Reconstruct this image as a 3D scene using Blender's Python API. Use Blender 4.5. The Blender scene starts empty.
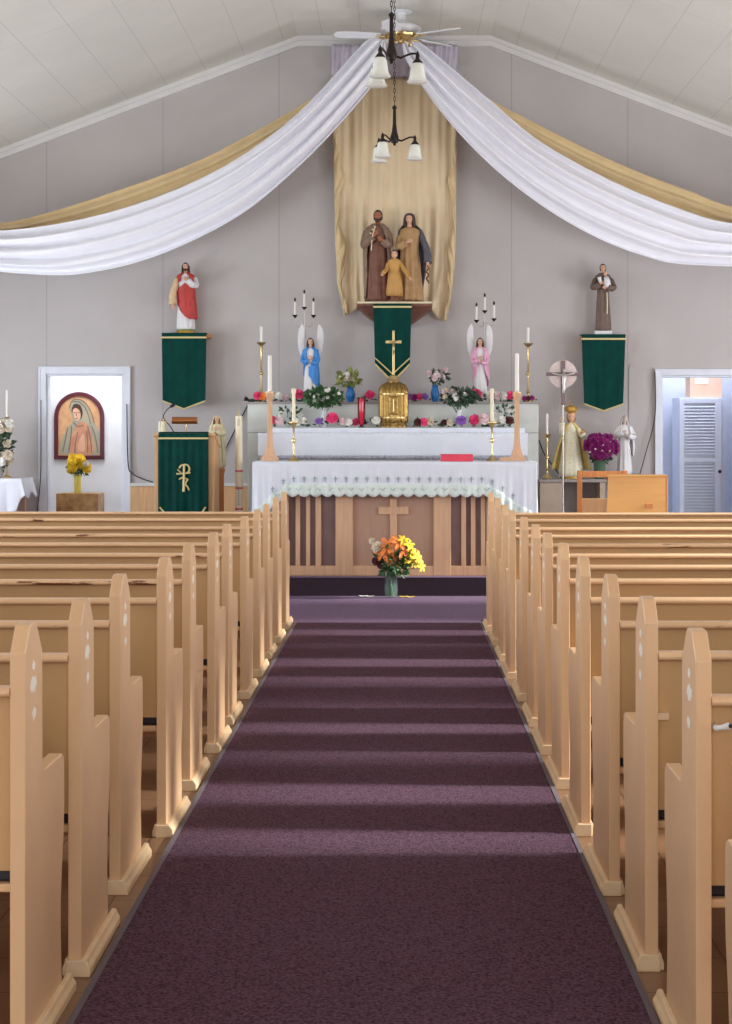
import bpy, bmesh, math, random
from math import sin, cos, pi, radians as R
from mathutils import Vector, Matrix
random.seed(7)
S = bpy.context.scene
COL = S.collection

# ------------------------------------------------------------------ camera, world, sun, exposure
F = 1724.0          # focal length in pixels of the 732x1024 frame
HC = 1.45           # camera height
cam_d = bpy.data.cameras.new('camera')
cam = bpy.data.objects.new('camera', cam_d); COL.objects.link(cam)
cam.location = (0, 0, HC); cam.rotation_euler = (R(90), 0, 0)
cam_d.sensor_fit = 'VERTICAL'; cam_d.sensor_height = 24; cam_d.sensor_width = 24*732/1024
cam_d.lens = 24*F/1024
cam_d.shift_x = -34/1024; cam_d.shift_y = -75/1024
cam_d.clip_start = 0.05; cam_d.clip_end = 200
S.camera = cam
S.view_settings.view_transform = 'Standard'; S.view_settings.look = 'None'
S.view_settings.exposure = 0.0; S.view_settings.gamma = 1.0
S.view_settings.use_curve_mapping = False

w = bpy.data.worlds.new('sky'); S.world = w; w.use_nodes = True
bg = w.node_tree.nodes['Background']
bg.inputs[0].default_value = (0.75, 0.86, 1.0, 1); bg.inputs[1].default_value = 1.0

def sun(name, strength, angle, direction, color=(1, 1, 1)):
    l = bpy.data.lights.new(name, 'SUN'); l.energy = strength; l.angle = R(angle); l.color = color
    o = bpy.data.objects.new(name, l); COL.objects.link(o)
    o.rotation_euler = Vector(direction).to_track_quat('-Z', 'Y').to_euler(); o.location = (8, 8, 6)
    return o
def area(name, loc, direction, sx, sy, power, color=(1, 1, 1), spread=180):
    l = bpy.data.lights.new(name, 'AREA'); l.shape = 'RECTANGLE'; l.size = sx; l.size_y = sy
    l.energy = power; l.color = color; l.spread = R(spread)
    o = bpy.data.objects.new(name, l); COL.objects.link(o); o.location = loc
    o.rotation_euler = Vector(direction).to_track_quat('-Z', 'Z' if abs(direction[2]) < .9 else 'Y').to_euler()
    return o
sun('sun', 13, 6.5, (-1, 0.03, -0.42), (1, .95, .92))
WIN_Y = [2.6, 6.45, 8.3, 10.6, 12.6, 15.6]
WIN_H = (1.05, 2.75); WIN_W = 1.5
XL, XR = -5.35, 5.25
for y in WIN_Y:      # daylight entering by the side windows
    area('window_daylight', (XL-0.05, y, 1.9), (1, 0, .1), WIN_W-.1, 1.5, 100 if y > 12 else 66, (.86, .92, 1))
    area('window_daylight', (XR+0.05, y, 1.9), (-1, 0, .1), WIN_W-.1, 1.5, 100 if y > 12 else 66, (.95, .95, 1))
area('entrance_daylight', (0, -2.9, 2.1), (0, 1, 0.02), 5.0, 3.2, 170, (1, .95, .88))
area('sacristy_ceiling_light', (-3.3, 18.75, 2.55), (0, .35, -1), .9, .7, 19, (.93, .96, 1))  # unseen ceiling lamp added to light the left side room, which has no window
area('vestry_ceiling_light', (3.25, 18.6, 2.6), (0, .45, -1), .8, .5, 17, (.72, .80, 1))  # bluish ceiling lamp, also unseen, added for the windowless right side room

# ------------------------------------------------------------------ helpers
def P(px, py, d):
    """point at distance d seen at a place measured in the photograph"""
    return Vector(((px-400)*d/F, d, HC-(py-437)*d/F))
def X(px, d): return (px-400)*d/F
def Z(py, d): return HC-(py-437)*d/F
def c(r, g, b):
    f = lambda v: (v/255/12.92) if v/255 <= .04045 else ((v/255+.055)/1.055)**2.4
    return (f(r), f(g), f(b), 1)

def mat(name, col, rough=.6, metal=0.0, var=0.0, scale=8, bump=0.0, bscale=60, coat=0, trans=0, col2=None, sub=0, spec=.5, sheen=0, rand=0, stretch=None):
    m = bpy.data.materials.new(name); m.use_nodes = True
    nt = m.node_tree; b = nt.nodes['Principled BSDF']
    b.inputs['Base Color'].default_value = col; b.inputs['Roughness'].default_value = rough
    b.inputs['Metallic'].default_value = metal; b.inputs['Specular IOR Level'].default_value = spec
    if coat: b.inputs['Coat Weight'].default_value = coat
    if trans: b.inputs['Transmission Weight'].default_value = trans
    if sheen: b.inputs['Sheen Weight'].default_value = sheen
    if sub: b.inputs['Subsurface Weight'].default_value = sub; b.inputs['Subsurface Radius'].default_value = (.01, .01, .01)
    tc = nt.nodes.new('ShaderNodeTexCoord'); mp = nt.nodes.new('ShaderNodeMapping')
    nt.links.new(tc.outputs['Object'], mp.inputs[0])
    if stretch: mp.inputs['Scale'].default_value = stretch
    out = None
    if var or col2:
        n = nt.nodes.new('ShaderNodeTexNoise'); n.inputs['Scale'].default_value = scale; n.inputs['Detail'].default_value = 4
        nt.links.new(mp.outputs[0], n.inputs['Vector'])
        r = nt.nodes.new('ShaderNodeValToRGB'); nt.links.new(n.outputs['Fac'], r.inputs[0])
        r.color_ramp.elements[0].position = .32; r.color_ramp.elements[1].position = .68
        lo = [v*(1-var) for v in col[:3]]; hi = [min(1, v*(1+var)) for v in col[:3]]
        if col2: hi = col2[:3]; lo = col[:3]
        r.color_ramp.elements[0].color = (*lo, 1); r.color_ramp.elements[1].color = (*hi, 1)
        out = r.outputs[0]
    if rand:
        oi = nt.nodes.new('ShaderNodeObjectInfo'); mr = nt.nodes.new('ShaderNodeMapRange')
        nt.links.new(oi.outputs['Random'], mr.inputs[0]); mr.inputs[3].default_value = 1-rand; mr.inputs[4].default_value = 1+rand
        mx = nt.nodes.new('ShaderNodeVectorMath'); mx.operation = 'SCALE'
        if out: nt.links.new(out, mx.inputs[0])
        else: mx.inputs[0].default_value = col[:3]
        nt.links.new(mr.outputs[0], mx.inputs['Scale']); out = mx.outputs[0]
    if out: nt.links.new(out, b.inputs['Base Color'])
    if bump:
        n2 = nt.nodes.new('ShaderNodeTexNoise'); n2.inputs['Scale'].default_value = bscale; n2.inputs['Detail'].default_value = 3
        nt.links.new(mp.outputs[0], n2.inputs['Vector'])
        bp = nt.nodes.new('ShaderNodeBump'); bp.inputs['Strength'].default_value = bump; bp.inputs['Distance'].default_value = .01
        nt.links.new(n2.outputs['Fac'], bp.inputs['Height']); nt.links.new(bp.outputs[0], b.inputs['Normal'])
    return m

class MB:
    def __init__(s): s.v = []; s.f = []
    def add(s, vs, fs):
        o = len(s.v); s.v += [Vector(v) for v in vs]; s.f += [tuple(i+o for i in f) for f in fs]; return s
    def box(s, x0, x1, y0, y1, z0, z1):
        return s.add([(x0,y0,z0),(x1,y0,z0),(x1,y1,z0),(x0,y1,z0),(x0,y0,z1),(x1,y0,z1),(x1,y1,z1),(x0,y1,z1)],
            [(0,3,2,1),(4,5,6,7),(0,1,5,4),(1,2,6,5),(2,3,7,6),(3,0,4,7)])
    def lathe(s, prof, cx, cy, cz=0, seg=24, sx=1, sy=1, ribs=0, amp=0):
        vs = []; n = len(prof)
        for (r, z) in prof:
            for k in range(seg):
                a = 2*pi*k/seg; rr = r*(1+amp*cos(ribs*a)) if ribs else r
                vs.append((cx+rr*cos(a)*sx, cy+rr*sin(a)*sy, cz+z))
        fs = [(i*seg+k, i*seg+(k+1)%seg, (i+1)*seg+(k+1)%seg, (i+1)*seg+k) for i in range(n-1) for k in range(seg)]
        fs.append(tuple(range(seg))[::-1]); fs.append(tuple((n-1)*seg+k for k in range(seg)))
        return s.add(vs, fs)
    def clamp(s, zmin=None, ymax=None):
        for v in s.v:
            if zmin is not None and v.z < zmin: v.z = zmin
            if ymax is not None and v.y > ymax: v.y = ymax
        return s
    def tube(s, pts, rad, seg=8, flat=1.0):
        pts = [Vector(p) for p in pts]; n = len(pts)
        if not isinstance(rad, (list, tuple)): rad = [rad]*n
        vs = []; up = None
        for i, p in enumerate(pts):
            t = (pts[min(i+1, n-1)]-pts[max(i-1, 0)]).normalized()
            if up is None:
                up = Vector((0, -1, 0)) if abs(t.y) < .9 else Vector((0, 0, 1))
            a = t.cross(up).normalized(); bb = a.cross(t).normalized(); up = bb
            for k in range(seg):
                an = 2*pi*k/seg; vs.append(p+a*(rad[i]*cos(an))+bb*(rad[i]*flat*sin(an)))
        fs = [(i*seg+k, i*seg+(k+1)%seg, (i+1)*seg+(k+1)%seg, (i+1)*seg+k) for i in range(n-1) for k in range(seg)]
        fs.append(tuple(range(seg))[::-1]); fs.append(tuple((n-1)*seg+k for k in range(seg)))
        return s.add(vs, fs)
    def ell(s, ctr, rx, ry, rz, seg=16, rings=10, M=None):
        vs = []; ctr = Vector(ctr)
        for i in range(rings+1):
            ph = -pi/2+pi*i/rings; ph = max(min(ph, pi/2-.02), -pi/2+.02)
            for k in range(seg):
                a = 2*pi*k/seg; v = Vector((rx*cos(ph)*cos(a), ry*cos(ph)*sin(a), rz*sin(ph)))
                if M: v = M @ v
                vs.append(ctr+v)
        fs = [(i*seg+k, i*seg+(k+1)%seg, (i+1)*seg+(k+1)%seg, (i+1)*seg+k) for i in range(rings) for k in range(seg)]
        fs.append(tuple(range(seg))[::-1]); fs.append(tuple(rings*seg+k for k in range(seg)))
        return s.add(vs, fs)
    def prism(s, poly, axis, a, b):
        """poly of (u,v); axis 'x': (y,z) extruded in x; 'y': (x,z) extruded in y; 'z': (x,y) extruded in z"""
        n = len(poly)
        def q(u, v, t): return {'x': (t, u, v), 'y': (u, t, v), 'z': (u, v, t)}[axis]
        vs = [q(u, v, a) for u, v in poly]+[q(u, v, b) for u, v in poly]
        fs = [tuple(range(n)), tuple(range(2*n-1, n-1, -1))]+[(i, i+n, (i+1)%n+n, (i+1)%n) for i in range(n)]
        return s.add(vs, fs)
    def grid(s, fn, nu, nv):
        vs = [fn(i/nu, j/nv) for j in range(nv+1) for i in range(nu+1)]
        fs = [(j*(nu+1)+i, j*(nu+1)+i+1, (j+1)*(nu+1)+i+1, (j+1)*(nu+1)+i) for j in range(nv) for i in range(nu)]
        return s.add(vs, fs)
    def rings(s, rs, cap=True):
        n = len(rs[0]); vs = [p for r in rs for p in r]
        fs = [(i*n+k, i*n+(k+1)%n, (i+1)*n+(k+1)%n, (i+1)*n+k) for i in range(len(rs)-1) for k in range(n)]
        if cap: fs.append(tuple(range(n))[::-1]); fs.append(tuple((len(rs)-1)*n+k for k in range(n)))
        return s.add(vs, fs)
    def build(s, name, m, parent=None, origin=None, smooth=False, bevel=0, solid=0, sub=0, angle=40):
        me = bpy.data.meshes.new(name)
        off = Vector((0, 0, 0))
        if parent is not None:
            q = parent
            while q is not None: off += q.location; q = q.parent
        elif origin is not None: off = Vector(origin)
        me.from_pydata([tuple(v-off) for v in s.v], [], s.f)
        bm = bmesh.new(); bm.from_mesh(me); bmesh.ops.recalc_face_normals(bm, faces=bm.faces)
        if smooth:
            for f in bm.faces: f.smooth = True
            if smooth != 'all':
                for e in bm.edges:
                    if len(e.link_faces) == 2 and e.calc_face_angle(0) > R(angle): e.smooth = False
        bm.to_mesh(me); bm.free()
        if isinstance(m, (list, tuple)):
            for q in m: me.materials.append(q)
        else: me.materials.append(m)
        o = bpy.data.objects.new(name, me); COL.objects.link(o)
        if parent is not None: o.parent = parent
        elif origin is not None: o.location = origin
        if solid:
            md = o.modifiers.new('solid', 'SOLIDIFY'); md.thickness = solid; md.offset = 0
        if bevel:
            md = o.modifiers.new('bevel', 'BEVEL'); md.width = bevel; md.segments = 2; md.limit_method = 'ANGLE'; md.angle_limit = R(30)
        if sub:
            md = o.modifiers.new('sub', 'SUBSURF'); md.levels = sub; md.render_levels = sub
        return o
def tag(o, label, cat, group=None):
    o['label'] = label; o['category'] = cat
    if group: o['group'] = group
    return o
def thing(name, label, cat, loc, group=None):
    o = bpy.data.objects.new(name, None); COL.objects.link(o); o.location = loc; o.empty_display_size = .1
    return tag(o, label, cat, group)
def struct(o): o['kind'] = 'structure'; return o
def sgroup(name, loc=(0, 0, 0)):
    o = bpy.data.objects.new(name, None); COL.objects.link(o); o.location = loc; o['kind'] = 'structure'; return o
def copy_tree(o, parent=None):
    q = o.copy(); COL.objects.link(q); q.parent = parent
    for ch in o.children: copy_tree(ch, q)
    return q
def lerp(a, b, t): return a+(b-a)*t
def interp(pts, x):
    if x <= pts[0][0]: return pts[0][1]
    for (x0, y0), (x1, y1) in zip(pts, pts[1:]):
        if x <= x1: return y0+(y1-y0)*(x-x0)/(x1-x0)
    return pts[-1][1]
def catmull(pts, n):
    """smooth resample of (x,y) points at n+1 equal parameter steps"""
    out = []; m = len(pts)-1
    for i in range(n+1):
        t = i/n*m; k = min(int(t), m-1); u = t-k
        p0 = pts[max(k-1, 0)]; p1 = pts[k]; p2 = pts[k+1]; p3 = pts[min(k+2, m)]
        out.append(tuple(.5*((2*b)+(-a+cc)*u+(2*a-5*b+4*cc-d)*u*u+(-a+3*b-3*cc+d)*u**3) for a, b, cc, d in zip(p0, p1, p2, p3)))
    return out

# ------------------------------------------------------------------ materials
def seam_mat(name, col, px, offx, axis, wdt, dark, axis2=None, p2=1, off2=0, var=.04, rough=.75, bump=.15):
    m = mat(name, col, rough, var=var, scale=1.5, bump=bump, bscale=90)
    nt = m.node_tree; b = nt.nodes['Principled BSDF']
    src = b.inputs['Base Color'].links[0].from_socket
    g = nt.nodes.new('ShaderNodeNewGeometry'); sp = nt.nodes.new('ShaderNodeSeparateXYZ'); nt.links.new(g.outputs['Position'], sp.inputs[0])
    def line(ax, period, off, wd):
        a = nt.nodes.new('ShaderNodeMath'); a.operation = 'SUBTRACT'; nt.links.new(sp.outputs[ax], a.inputs[0]); a.inputs[1].default_value = off
        q = nt.nodes.new('ShaderNodeMath'); q.operation = 'PINGPONG'; nt.links.new(a.outputs[0], q.inputs[0]); q.inputs[1].default_value = period/2
        l = nt.nodes.new('ShaderNodeMath'); l.operation = 'LESS_THAN'; nt.links.new(q.outputs[0], l.inputs[0]); l.inputs[1].default_value = wd
        return l.outputs[0]
    fac = line(axis, px, offx, wdt)
    if axis2:
        mx = nt.nodes.new('ShaderNodeMath'); mx.operation = 'MAXIMUM'
        nt.links.new(fac, mx.inputs[0]); nt.links.new(line(axis2, p2, off2, wdt), mx.inputs[1]); fac = mx.outputs[0]
    mix = nt.nodes.new('ShaderNodeMix'); mix.data_type = 'RGBA'
    nt.links.new(fac, mix.inputs[0]); nt.links.new(src, mix.inputs[6]); mix.inputs[7].default_value = dark
    nt.links.new(mix.outputs[2], b.inputs['Base Color'])
    return m
M = {}
M['wall'] = seam_mat('lilac_grey_panel_paint', c(193, 187, 186), 1.22, -.05, 'X', .006, c(176, 169, 172))
M['side'] = mat('side_wall_paint', c(200, 192, 186), .8, var=.04, scale=2)
M['ceil'] = seam_mat('ceiling_planks', c(220, 216, 206), .406, 0.0, 'X', .004, c(203, 198, 190), 'Y', 2.4, .35, var=.03)
M['trim'] = mat('white_trim', c(225, 223, 222), .45, var=.03, scale=4)
M['white'] = mat('white_paint', c(232, 233, 236), .6, var=.02)
M['bluewhite'] = mat('cool_white_paint', c(226, 230, 240), .5, var=.03)
M['marble'] = mat('pale_marble_paint', c(214, 218, 214), .4, var=.05, scale=6)
M['floor'] = seam_mat('brown_floor_tiles', c(140, 104, 78), .3, 0, 'X', .003, c(80, 55, 40), 'Y', .3, 0, var=.15, rough=.35)
M['wood'] = mat('oak', c(220, 176, 140), .45, var=.08, scale=5, stretch=(9, 9, .8), bump=.03)
M['woodlt'] = mat('light_oak', c(222, 176, 126), .5, var=.1, scale=5, stretch=(9, 9, .8), bump=.04)
M['woodbr'] = mat('orange_wood', c(206, 132, 74), .45, var=.16, scale=5, stretch=(9, 9, .8))
M['panelmid'] = mat('mauve_brown_panel', c(184, 146, 124), .55, var=.05, scale=4, stretch=(9, 9, .8))
M['groove'] = mat('dark_plum_panel', c(130, 104, 100), .6, var=.12, scale=6)
M['gold'] = mat('brass', c(204, 180, 130), .32, 1.0, var=.12, scale=12)
M['goldm'] = mat('gilt_paint', c(206, 160, 76), .4, .5, var=.15, scale=18)
M['darkbronze'] = mat('dark_bronze', c(52, 42, 40), .4, .6)
M['black'] = mat('black_plastic', c(28, 27, 30), .5)
M['green'] = mat('green_velvet', c(0, 60, 54), .85, var=.15, scale=9, spec=.2, bump=.1, bscale=120)
M['trimgold'] = mat('gold_braid', c(214, 196, 138), .5, .2)
M['cloth'] = mat('white_linen', c(228, 231, 242), .85, var=.02, bump=.1, bscale=150)
M['lace'] = mat('mint_lace', c(222, 233, 228), .9, var=.06, scale=60)
M['laceg'] = mat('grey_green_embroidery', c(150, 168, 168), .9)
M['grey_lace'] = mat('grey_lace', c(168, 168, 182), .9, var=.15, scale=60)
M['satin'] = mat('white_satin', c(244, 243, 250), .42, var=.015, sheen=.2, spec=.5)
M['goldsatin'] = mat('gold_satin', c(222, 196, 150), .4, var=.06, scale=5, sheen=.2)
M['curtain'] = mat('gold_curtain', c(230, 208, 172), .42, var=.05, scale=3, sheen=.2, bump=.1, bscale=40)
M['sheer'] = mat('lilac_sheer', c(196, 188, 204), .6, var=.08, scale=12)
M['milk'] = mat('milk_glass', c(240, 240, 232), .25, sub=.2, coat=.3)
M['wax'] = mat('white_wax', c(244, 240, 232), .45, sub=.1)
M['waxy'] = mat('cream_wax', c(246, 234, 204), .45, sub=.1)
M['cushion'] = mat('navy_vinyl', c(34, 32, 46), .45, var=.1)
M['redbook'] = mat('red_cover', c(222, 62, 88), .5, var=.05)
M['page'] = mat('paper', c(236, 230, 220), .8)
M['red'] = mat('red_robe_paint', c(190, 62, 58), .55, var=.12, scale=20)
M['skin'] = mat('painted_skin', c(224, 176, 146), .5, var=.04)
M['skind'] = mat('tanned_skin', c(176, 112, 78), .5, var=.06)
M['hairb'] = mat('brown_hair_paint', c(78, 48, 34), .6, var=.2, scale=40)
M['hairblack'] = mat('dark_hair_paint', c(58, 38, 44), .6, var=.2, scale=40)
M['eye'] = mat('dark_eye_paint', c(50, 34, 30), .5)
M['lip'] = mat('lip_paint', c(180, 92, 84), .5)
M['peach'] = mat('peach_robe_paint', c(230, 198, 158), .6, var=.08, scale=20)
M['robebrown'] = mat('brown_robe_paint', c(126, 84, 68), .6, var=.15, scale=14)
M['robegold'] = mat('ochre_robe_paint', c(184, 146, 100), .6, var=.12, scale=14)
M['childrobe'] = mat('amber_robe_paint', c(200, 152, 84), .6, var=.1, scale=14)
M['mantleblue'] = mat('slate_mantle_paint', c(92, 92, 104), .6, var=.12, scale=14)
M['monk'] = mat('brown_habit_paint', c(116, 96, 86), .65, var=.12, scale=16)
M['blue'] = mat('sky_blue_paint', c(66, 146, 226), .5, var=.05)
M['pinkrobe'] = mat('pink_robe_paint', c(236, 176, 206), .55, var=.06)
M['whiterobe'] = mat('white_robe_paint', c(232, 230, 232), .55, var=.04)
M['creamrobe'] = mat('cream_robe_paint', c(226, 214, 178), .6, var=.08, scale=18)
M['creamgold'] = mat('cream_brocade', c(228, 218, 176), .5, col2=c(240, 238, 222), scale=45)
M['capegold'] = mat('pale_gold_cape', c(230, 206, 130), .5, var=.1, scale=30)
M['leaf'] = mat('leaf_green', c(70, 108, 64), .6, var=.3, scale=30)
M['leafd'] = mat('dark_leaf', c(64, 86, 68), .6, var=.3, scale=30)
M['leafy'] = mat('yellow_green_leaf', c(150, 158, 84), .6, var=.2, scale=30)
M['fpink'] = mat('hot_pink_petal', c(238, 70, 130), .6, var=.1, scale=40)
M['fpale'] = mat('pale_pink_petal', c(232, 204, 208), .6, var=.08, scale=40)
M['fwhite'] = mat('white_petal', c(236, 234, 228), .6, var=.05, scale=40)
M['fpurple'] = mat('purple_petal', c(148, 104, 190), .6, var=.15, scale=40)
M['fmag'] = mat('magenta_petal', c(142, 28, 112), .6, var=.25, scale=40)
M['forange'] = mat('orange_petal', c(244, 138, 66), .6, var=.15, scale=40)
M['fyellow'] = mat('yellow_petal', c(246, 208, 44), .6, var=.1, scale=40)
M['fcream'] = mat('cream_petal', c(222, 208, 186), .6, var=.12, scale=40)
M['fdark'] = mat('burgundy_petal', c(84, 34, 40), .6, var=.15, scale=40)
M['bluev'] = mat('blue_glass', c(30, 120, 200), .15, coat=.5)
M['greenv'] = mat('green_ceramic', c(72, 104, 84), .3)
M['yellowv'] = mat('yellow_ceramic', c(248, 230, 110), .35)
M['whitev'] = mat('white_ceramic', c(226, 226, 232), .3)
def glass_mat(name, col, rough=.05, mixf=.35):
    m = bpy.data.materials.new(name); m.use_nodes = True; nt = m.node_tree
    b = nt.nodes['Principled BSDF']; b.inputs['Base Color'].default_value = col; b.inputs['Roughness'].default_value = rough
    t = nt.nodes.new('ShaderNodeBsdfTransparent'); t.inputs[0].default_value = (.95, .98, .97, 1)
    mx = nt.nodes.new('ShaderNodeMixShader'); mx.inputs[0].default_value = mixf
    nt.links.new(t.outputs[0], mx.inputs[1]); nt.links.new(b.outputs[0], mx.inputs[2]); nt.links.new(mx.outputs[0], nt.nodes['Material Output'].inputs[0])
    return m
M['glass'] = glass_mat('clear_glass', c(150, 170, 164), .05, .09)
M['pane'] = glass_mat('window_glass', c(230, 236, 240), .1, .12)
M['ruby'] = mat('ruby_glass', c(206, 24, 60), .15, coat=.5)
M['carton'] = mat('cardboard', c(226, 186, 156), .8, var=.05)
M['table'] = mat('beige_cabinet_paint', c(196, 180, 160), .6, var=.06)
M['greyshelf'] = mat('grey_shelf_paint', c(168, 160, 158), .6, var=.06)
M['aged'] = mat('aged_brass', c(158, 128, 74), .34, .95, var=.2, scale=30)
M['copper'] = mat('copper_tube', c(176, 112, 70), .3, .7)
M['redframe'] = mat('mahogany_frame', c(88, 30, 42), .35, var=.12, scale=20)
M['burl'] = mat('burl_veneer', c(150, 98, 52), .4, col2=c(206, 160, 98), scale=9)
M['silver'] = mat('silver', c(196, 188, 184), .35, .7)
M['crosswood'] = mat('dull_mauve_wood', c(126, 104, 108), .5, var=.1)
M['halo'] = mat('pale_pink_disc', c(222, 204, 200), .5, var=.08, scale=30)

# pew paint: tan gloss paint with slight chips
def pew_paint(name, spots=False, chips=False):
    m = mat(name, c(230, 188, 146), .38, var=.06, scale=3, rand=.04, bump=.06, bscale=25)
    nt = m.node_tree; b = nt.nodes['Principled BSDF']
    tc = nt.nodes.new('ShaderNodeTexCoord')
    src = b.inputs['Base Color'].links[0].from_socket
    if chips:
        n = nt.nodes.new('ShaderNodeTexNoise'); n.inputs['Scale'].default_value = 3.2; n.inputs['Detail'].default_value = 6
        n.inputs['Roughness'].default_value = .7
        mp = nt.nodes.new('ShaderNodeMapping'); mp.inputs['Scale'].default_value = (.55, 5, 5)
        oi = nt.nodes.new('ShaderNodeObjectInfo'); ad = nt.nodes.new('ShaderNodeVectorMath'); ad.operation = 'ADD'
        sc = nt.nodes.new('ShaderNodeVectorMath'); sc.operation = 'SCALE'; sc.inputs[0].default_value = (17, 9, 5); nt.links.new(oi.outputs['Random'], sc.inputs['Scale'])
        nt.links.new(tc.outputs['Object'], ad.inputs[0]); nt.links.new(sc.outputs[0], ad.inputs[1]); nt.links.new(ad.outputs[0], mp.inputs[0])
        nt.links.new(mp.outputs[0], n.inputs['Vector'])
        r = nt.nodes.new('ShaderNodeValToRGB'); r.color_ramp.elements[0].position = .615; r.color_ramp.elements[1].position = .645
        nt.links.new(n.outputs['Fac'], r.inputs[0])
        mix = nt.nodes.new('ShaderNodeMix'); mix.data_type = 'RGBA'; nt.links.new(r.outputs[0], mix.inputs[0]); nt.links.new(src, mix.inputs[6]); mix.inputs[7].default_value = c(120, 74, 50)
        src = mix.outputs[2]
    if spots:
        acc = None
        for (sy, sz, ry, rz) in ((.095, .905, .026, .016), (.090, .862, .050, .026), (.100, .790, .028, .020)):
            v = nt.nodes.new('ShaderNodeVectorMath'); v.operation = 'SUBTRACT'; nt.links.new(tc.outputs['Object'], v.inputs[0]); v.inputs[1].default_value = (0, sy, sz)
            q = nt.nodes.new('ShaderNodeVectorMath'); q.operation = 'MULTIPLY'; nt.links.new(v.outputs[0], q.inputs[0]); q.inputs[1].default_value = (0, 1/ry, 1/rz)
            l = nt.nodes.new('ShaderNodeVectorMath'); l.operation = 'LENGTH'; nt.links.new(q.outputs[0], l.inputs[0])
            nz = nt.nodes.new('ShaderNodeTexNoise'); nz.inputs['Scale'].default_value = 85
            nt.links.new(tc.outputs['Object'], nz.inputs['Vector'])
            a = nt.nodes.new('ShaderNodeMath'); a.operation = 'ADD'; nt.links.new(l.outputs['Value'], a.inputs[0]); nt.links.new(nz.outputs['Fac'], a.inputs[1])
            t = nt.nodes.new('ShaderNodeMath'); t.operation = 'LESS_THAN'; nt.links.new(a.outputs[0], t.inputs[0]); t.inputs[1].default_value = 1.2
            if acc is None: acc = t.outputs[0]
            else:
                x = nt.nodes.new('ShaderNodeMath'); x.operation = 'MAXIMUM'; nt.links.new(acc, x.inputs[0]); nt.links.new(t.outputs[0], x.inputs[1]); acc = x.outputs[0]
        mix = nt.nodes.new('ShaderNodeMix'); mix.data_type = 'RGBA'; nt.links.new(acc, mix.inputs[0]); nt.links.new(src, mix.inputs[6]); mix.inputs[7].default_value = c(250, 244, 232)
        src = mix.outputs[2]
    nt.links.new(src, b.inputs['Base Color'])
    return m
M['pew'] = pew_paint('tan_pew_paint'); M['pewend'] = pew_paint('tan_pew_end_paint', spots=True); M['pewrail'] = pew_paint('tan_pew_rail_paint', chips=True)
M['pewback'] = mat('pew_back_paint', c(204, 164, 116), .5, var=.06, scale=2, rand=.04)
M['pewshoe'] = mat('pew_foot_paint', c(232, 206, 170), .5, col2=c(226, 190, 148), scale=12)
def carpet_mat(name, a, b_):
    m = mat(name, a, .95, col2=b_, scale=110, bump=.6, bscale=160, spec=.1)
    return m
M['carpet'] = carpet_mat('plum_carpet', c(58, 38, 52), c(112, 84, 102))
M['carpet2'] = carpet_mat('mauve_carpet', c(94, 74, 96), c(134, 112, 136))
M['binding'] = mat('grey_carpet_binding', c(104, 94, 102), .9, bump=.3)
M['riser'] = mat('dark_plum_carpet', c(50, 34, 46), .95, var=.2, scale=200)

# ------------------------------------------------------------------ the room
DW = 18.1           # back wall
ZP = 0.174          # sanctuary platform height
YS = 15.62          # platform front edge
CZ = 5.65; CX0, CX1 = -1.07, .95; SL = .379
def ceil_z(x): return CZ if CX0 <= x <= CX1 else CZ-SL*((CX0-x) if x < CX0 else (x-CX1))
Y0 = -3.0
struct(MB().box(XL-.1, XR+.1, Y0, DW+1.9, -.1, 0).build('floor', M['floor']))
struct(MB().box(XL, XR, YS, DW+.12, 0.001, ZP).build('platform_floor', M['carpet2']))
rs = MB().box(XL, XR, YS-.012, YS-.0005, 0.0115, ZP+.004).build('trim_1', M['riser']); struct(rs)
cl = MB()
prof = [(XL-.1, ceil_z(XL-.1)), (CX0, CZ), (CX1, CZ), (XR+.1, ceil_z(XR+.1))]
cl.prism(prof+[(x, z+.1) for x, z in prof[::-1]], 'y', Y0, DW+.12)
struct(cl.build('ceiling', M['ceil']))
# back wall in one mesh around two door openings
DL = (X(46.5, DW), X(123.5, DW), Z(374, DW)); DR = (X(661, DW), X(738, DW), Z(375.5, DW))
wb = MB(); a, b = DW, DW+.12
def wallseg(x0, x1, z0):
    xs = sorted({x0, x1} | {v for v in (CX0, CX1) if x0 < v < x1})
    poly = [(x0, z0), (x1, z0)]+[(x, ceil_z(x)) for x in xs[::-1]]
    wb.prism(poly, 'y', a, b)
wallseg(XL, DL[0], 0); wallseg(DL[0], DL[1], DL[2]); wallseg(DL[1], DR[0], 0); wallseg(DR[0], DR[1], DR[2]); wallseg(DR[1], XR, 0)
struct(wb.build('wall_back', M['wall']))
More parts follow.
